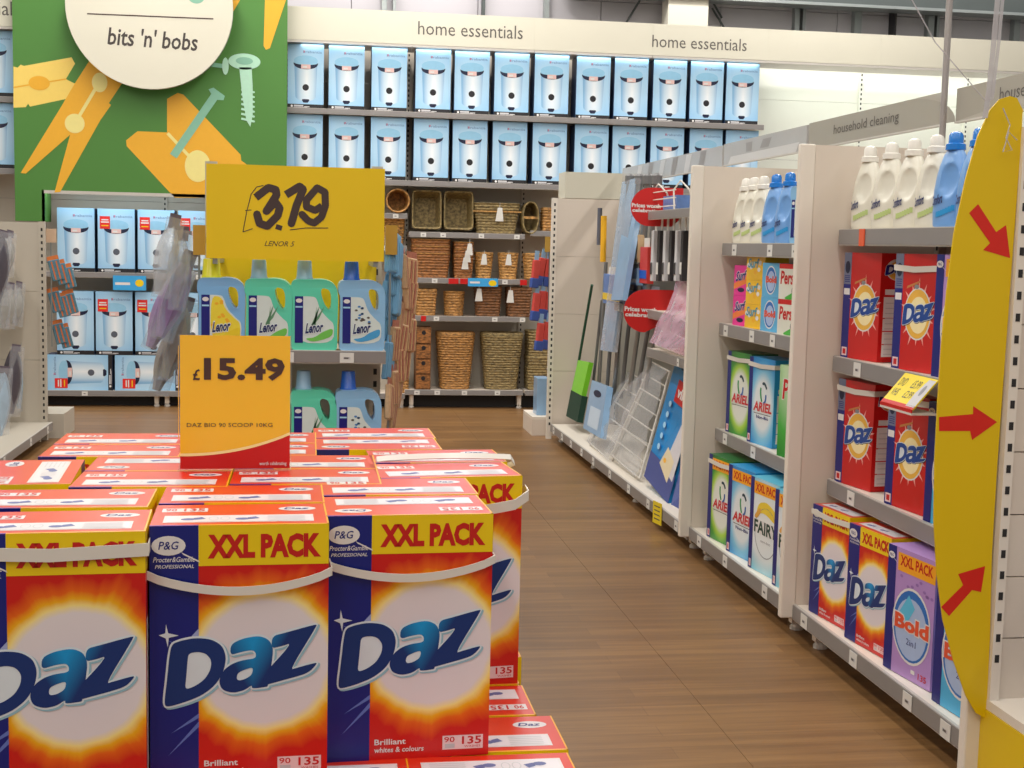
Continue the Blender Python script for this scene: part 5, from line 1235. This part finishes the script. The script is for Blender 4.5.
for k, (qd, ww) in enumerate(((((600, 350), (612, 352), (636, 178), (622, 182)), 'film wrapped'), (((611, 300), (622, 300), (638, 205), (626, 205)), 'short')) ):
    g, f, n = lean(2.22, 2.36, qd, .04, (film2, lb_)[k], '', '', '')
    g.build
    o = g.build('tall_mop_pack'); tag(o, '%s light blue mop pack standing left of the red discs' % ww, 'pack')
    if k == 0: h2, f2, n2 = lean(2.25, 2.39, qd, .02, lb_, '', '', ''); h2.build('contents', o)
# green brush with dark bristles
t_ = rod(577, 372, 592, 285, 2.28, .012, mat('green_pole', (28, 84, 62), .4), 'green broom with a lime head leaning at the far end of the mop bay', 'broom', 'broom')
base = t_.location.copy()
g, f, n = lean(2.20, 2.26, ((571, 392), (581, 398), (589, 362), (578, 360)), .04, mat('lime_plastic', (122, 204, 40), .35), '', '', ''); g.v = [tuple(Vector(v)-base) for v in g.v]; g.build('head', t_)
g, f, n = lean(2.16, 2.20, ((566, 416), (577, 422), (582, 396), (571, 390)), .05, mat('bristle_dark_green', (16, 56, 40), .7), '', '', ''); g.v = [tuple(Vector(v)-base) for v in g.v]; g.build('bristles', t_)
q = [X_(590, 322, 2.25), X_(583, 337, 2.25)]; 
rod(603, 262, 604, 216, 2.385, .025, mat('yellow_handle', (238, 178, 30), .35), 'yellow handled tool hanging on the far cream panel', 'hanging_tool', 'tool')
rod(599, 245, 600, 208, 2.36, .02, mat('dark_tool', (92, 96, 110), .5), 'dark handled tool hanging left of the yellow one', 'hanging_tool', 'tool')
# hanging goods row
def hang(px0, py0, px1, py1, X, M, label, group=None, acc=None, d=.05, name='hanging_pack'):
    a = X_(px0, py1, X); b = X_(px1, py0, X); w_ = abs(a.y-b.y); hh3 = abs(b.z-a.z)
    g = G().box(-w_/2, -d, 0, w_/2, 0, hh3*.8, M); g.box(-w_/2, -d-.004, hh3*.1, w_/2, -d, hh3*.3, acc or tick)
    o = g.build(name, loc=(X, (a.y+b.y)/2, min(a.z, b.z)), rot=RD(-90), bevel=.006, seg=1); G().box(-w_*.35, -d*.6, hh3*.8, w_*.35, -d*.5, hh3, tick).build('header_card', o)
    tag(o, label, 'pack', group); return o
for k, px in enumerate((657, 663, 669, 675, 681, 687)):
    hang(px, 218, px+4.5, 281, 2.38, (mat('white_bristle', (206, 206, 208), .5), mat('black_bristle', (50, 48, 50), .6))[k % 2], 'white and black brush pack hanging under the wire rack, %s from the left' % ordn[k], 'hanging brush packs', mat('black_bristle', (50, 48, 50)) if k % 2 == 0 else None)
hang(646, 238, 655, 283, 2.40, mat('red_brush', (208, 60, 54), .45), 'red brush pack with a blue foot hanging in the mop bay', None, blue)
hang(634, 228, 645, 262, 2.40, mat('sponge_beige', (214, 186, 144), .6, .2, 40), 'beige sponge pack hanging left of the red brush')
hang(632, 264, 644, 284, 2.40, lb_, 'light blue cloth pack hanging under the sponge pack')
hang(609, 268, 628, 303, 2.34, mat('multi_pack', (96, 130, 190), .4, .3, 20), 'blue mixed cloth pack on the ledge left of the lower red disc', None, yel)
hang(628, 282, 660, 300, 2.46, mat('multi_pale', (176, 190, 210), .4, .2, 12), 'pale box on the ledge behind the lower red disc')
# wire rack on the upper ledge
t = thing('wire_rack', 'white wire rack on the upper ledge of the mop bay', 'rack', (2.40, X_(675, 205, 2.4).y, 1.902), RD(-90)); g = G()
for x in (-.28, .28): g.tube([(x, -.08, 0), (x-.03, -.08, .13), (x+.02, -.05, .19), (x+.06, 0, .13), (x+.03, .05, 0)], .006, strapm, 6)
g.build('end_frame', t)
for z in (.03, .08, .13): G().tube([(-.29, -.08, z), (.3, -.08, z)], .004, strapm, 6).build('wire', t)
G().box(-.12, -.05, .012, .22, .04, .10, mat('multi_pack', (96, 130, 190))).build('packet', t)
# red discs
for k, (cx, cy, r, X, tt) in enumerate(((650, 207, 19.5, 2.30, 'upper'), (645, 311, 22, 2.26, 'lower'))):
    c_ = X_(cx, cy, X); s_ = c_.length and (c_.y/FPX); Rr = r*s_; wid = (1.15, 1.35)[k]
    t = thing('promotion_disc', 'red rounded sign reading Prices worth celebrating in the mop bay, %s one' % tt, 'sign', c_, RD((-16, -14)[k]))
    g = G(); pl = [(Rr*cos(pi/2+pi*i/24), Rr*sin(pi/2+pi*i/24)) for i in range(25)] + [(Rr*wid, -Rr*(1 if k == 0 else .35)), (Rr*(wid+.55), -Rr*.35 if k else -Rr*.5), (Rr*(wid+.55), Rr)]
    p = P(g, (0, 0, 0), (1,0,0), (0,0,1), .0008); p.poly(pl, red, 0); P(g, (0, .003, 0), (-1,0,0), (0,0,1)).poly([(-a, b) for a, b in pl[::-1]], red, 0)
    g.add([(a, 0, b) for a, b in pl]+[(a, .003, b) for a, b in pl], [(i, (i+1) % len(pl), len(pl)+(i+1) % len(pl), len(pl)+i) for i in range(len(pl))], red)
    p.text('Prices worth', -Rr*.95, Rr*-.02, Rr*.55, Rr*.2, white, 1, bold=.04, slope=-.03); p.text('celebrating', -Rr*.92, -Rr*.32, Rr*.6, -Rr*.07, white, 1, bold=.04, slope=-.03)
    g.build('disc', t); G().box(Rr*.2, .003, -.01, Rr*.3, .12, .01, steel).build('arm', t)
# small yellow hazard ticket under the base rail
c_ = X_(657, 513, 2.03); g = G().box(-.06, 0, -.065, .06, .003, .065, mat('ticket_yellow', (232, 206, 30), .4)); p = P(g, (-.06, 0, -.065), (1,0,0), (0,0,1))
for k in range(4): p.rect(.02, .025+k*.025, .10, .032+k*.025, inkm, 1)
tag(g.build('hanging_ticket', loc=c_, rot=RD(-80)), 'small yellow ticket hanging below the shelf edge of the mop bay', 'ticket')
# far end panel and what is beyond it
t = thing('divider_panel', 'cream slotted panel closing the far end of the mop bay', 'panel', (2.03, 11.3, 0))
for k in range(4): G().box(.03, 0, .1+k*.49, .66, .03, .1+k*.49+.487, cream).build('panel', t)
g = G(); upright(g, .015, 2.06, wd=.045, y=-.006, d=.04, step=.052, M=creamd); g.build('upright', t)
o = G().box(0, 0, 0, .50, .3, .22, head).build('panel_topper', loc=(2.13, 11.30, 2.062)); tag(o, 'cream box section above the far end panel', 'panel')
B2 = G().box(0, 0, .0, .25, .5, .14, cream).box(0, 0, .14, .25, .5, .165, creamd).build('plinth_unit', loc=(1.93, 11.5, 0)); tag(B2, 'low cream end base beyond the mop bay', 'shelving')
tag(G().box(0, 0, 0, .11, .2, .33, lb_).build('blue_pack', loc=(1.985, 11.6, .166), bevel=.006), 'light blue pack standing on the low far end base', 'pack')
rbp = mat('red_blue_pack', (206, 74, 66), .4, .15, 20); rbb = mat('brush_blue', (58, 84, 160), .4, .15, 20)
def duo(): 
    o = G().box(-.03, -.02, -.16, .03, .02, 0, rbp).build('hanging_brush', bevel=.008); tag(o, 'x', 'brush'); G().box(-.036, -.024, -.24, .036, .024, -.155, rbb).build('blue_end', o, bevel=.008); G().box(-.02, -.003, 0, .02, .003, .08, lb_).build('header_card', o); return o
dp = Proto(duo())
for k, (px, py) in enumerate(((536.5, 264), (543, 262), (549, 263), (537, 297), (543, 295), (549, 296), (541, 327), (548, 326))):
    c_ = uY(px, py-4, 11.42+.03*(k % 3)); dp.put(c_, (RD(0), RD(rn.uniform(4, 12)), RD(20)), 'red and blue brush by the far end panel, %s row, %s' % (('upper', 'middle', 'lowest')[k//3], ('left', 'middle', 'right')[k % 3]), 'red and blue hanging brushes')
c_ = uY(550, 245, 11.45); tag(G().box(c_.x-.045, 11.44, c_.z-.06, c_.x+.05, 11.45, c_.z+.07, card).box(c_.x-.005, 11.452, .9, c_.x+.005, 11.456, c_.z, steel).build('clip_strip'), 'strip with a yellow brown card holding the red and blue brushes', 'strip')

# ------------------------------------------------------------------ left gondola
t = thing('gondola_bay', 'grey cream gondola of hanging packs at the left photo edge', 'shelving', (-2.60, 6.8, 0), RD(90))
LL = 11.2-6.8
back(t, 0, LL, .1, 1.74, 4); shelf(t, 0, LL, .145, -.55, (.3, .6, .8, .95), base=True, thick=.065, M=greyp)
for k in range(4):
    G().box(.1+k*1.35, -.50, .02, .14+k*1.35, -.46, .1, greyp).build('foot', t)
t = thing('divider_panel', 'grey cream slotted end panel of the left gondola', 'panel', (-2.60, 11.2, 0))
for k in range(3): G().box(0, 0, .1+k*.55, .46, .03, .1+k*.55+.547, greyp).build('panel', t)
g = G(); upright(g, .485, 1.755, wd=.05, y=-.008, d=.042, step=.052, M=greyp); g.build('upright', t)
tag(G().box(0, 0, 0, .42, .5, .2, greyp).build('plinth_unit', loc=(-2.40, 11.3, 0)), 'low cream end base beyond the left gondola', 'shelving')
gp = [Proto(bag(.14, .30, mat('grey_pack', (160, 160, 156), .4, .3, 20), 'tool_pack')), Proto(bag(.2, .5, mat('pale_blue_pack', (162, 184, 202), .3, .25, 10), 'tool_pack')), Proto(bag(.2, .5, mat('dark_pack', (74, 70, 80), .4, .3, 20), 'tool_pack'))]
for k, (px, py, m_, sz, lb) in enumerate(((1, 236, 2, 1, 'dark pack hanging highest at the left photo edge'), (8, 236, 0, 1, 'grey pack hanging high at the left, right of the dark one'), (3, 288, 0, 1, 'grey pack in the middle hanging row at the left, nearest'), (9, 288, 0, 1, 'grey pack in the middle hanging row at the left, second'), (17, 287, 0, 1, 'grey pack in the middle hanging row at the left, farthest'), (24, 347, 1, 1, 'pale blue pack hanging low on the left gondola'), (14, 350, 2, 1, 'dark pack hanging low beside the pale blue one'), (2, 372, 1, 1, 'pale blue pack hanging low at the very left edge'))):
    c_ = uX(px, py, -2.28); gp[m_].put((-2.28, c_.y, c_.z), (0, RD(8), RD(70)), lb)
sm = [Proto(flat_pack(.09, .2, mat('strip_pack_teal', (86, 130, 150), .4, .3, 30), mat('strip_pack_orange', (214, 120, 60), .4, .2, 20)))]
for k, (px, py) in enumerate(((52, 258), (58, 262), (65, 266), (52, 290), (59, 295), (67, 292), (56, 322), (62, 326))):
    Yk = 11.3+.03*k; c_ = uY(px, py-2, Yk); sm[0].put(c_, (0, RD(-14), RD(15)), 'teal and orange pack beside the left gondola, %s row, %s' % (('upper', 'middle', 'lowest')[min(2, k//3)], ('left', 'middle', 'right')[k % 3]), 'teal and orange strip packs')
c_ = uY(50, 235, 11.3); tag(G().box(c_.x-.06, 11.29, c_.z-.06, c_.x+.05, 11.30, c_.z+.05, mat('strip_card_cream', (206, 176, 148), .5)).box(c_.x, 11.302, .75, c_.x+.01, 11.306, c_.z, steel).build('clip_strip'), 'cream topped strip holding teal and orange packs', 'strip')
# price ticket under the alcove shelf
a0 = uY(113, 290, 13.38); a1 = uY(146, 276, 13.38); g = G().box(a0.x, 13.38, a0.z, a1.x, 13.386, a1.z, tags_blue); p = P(g, (a0.x, 13.38, a0.z), (1,0,0), (0,0,1)); p.ell((a1.x-a0.x)*.8, (a1.z-a0.z)/2, .04, .035, yel, 1); p.rect(.02, .05, .16, .075, white, 1)
tag(g.build('promotion_strip'), 'blue and yellow promotion strip on the alcove shelf edge', 'sign')
for o in bpy.data.objects:      # nothing may keep a placeholder
    if o.get('label') == 'x': print('UNPLACED', o.name)
for o in bpy.data.objects:
    if o.get('label') and not 4 <= len(str(o['label']).split()) <= 16: print('LONGLABEL', o.name, o['label'])
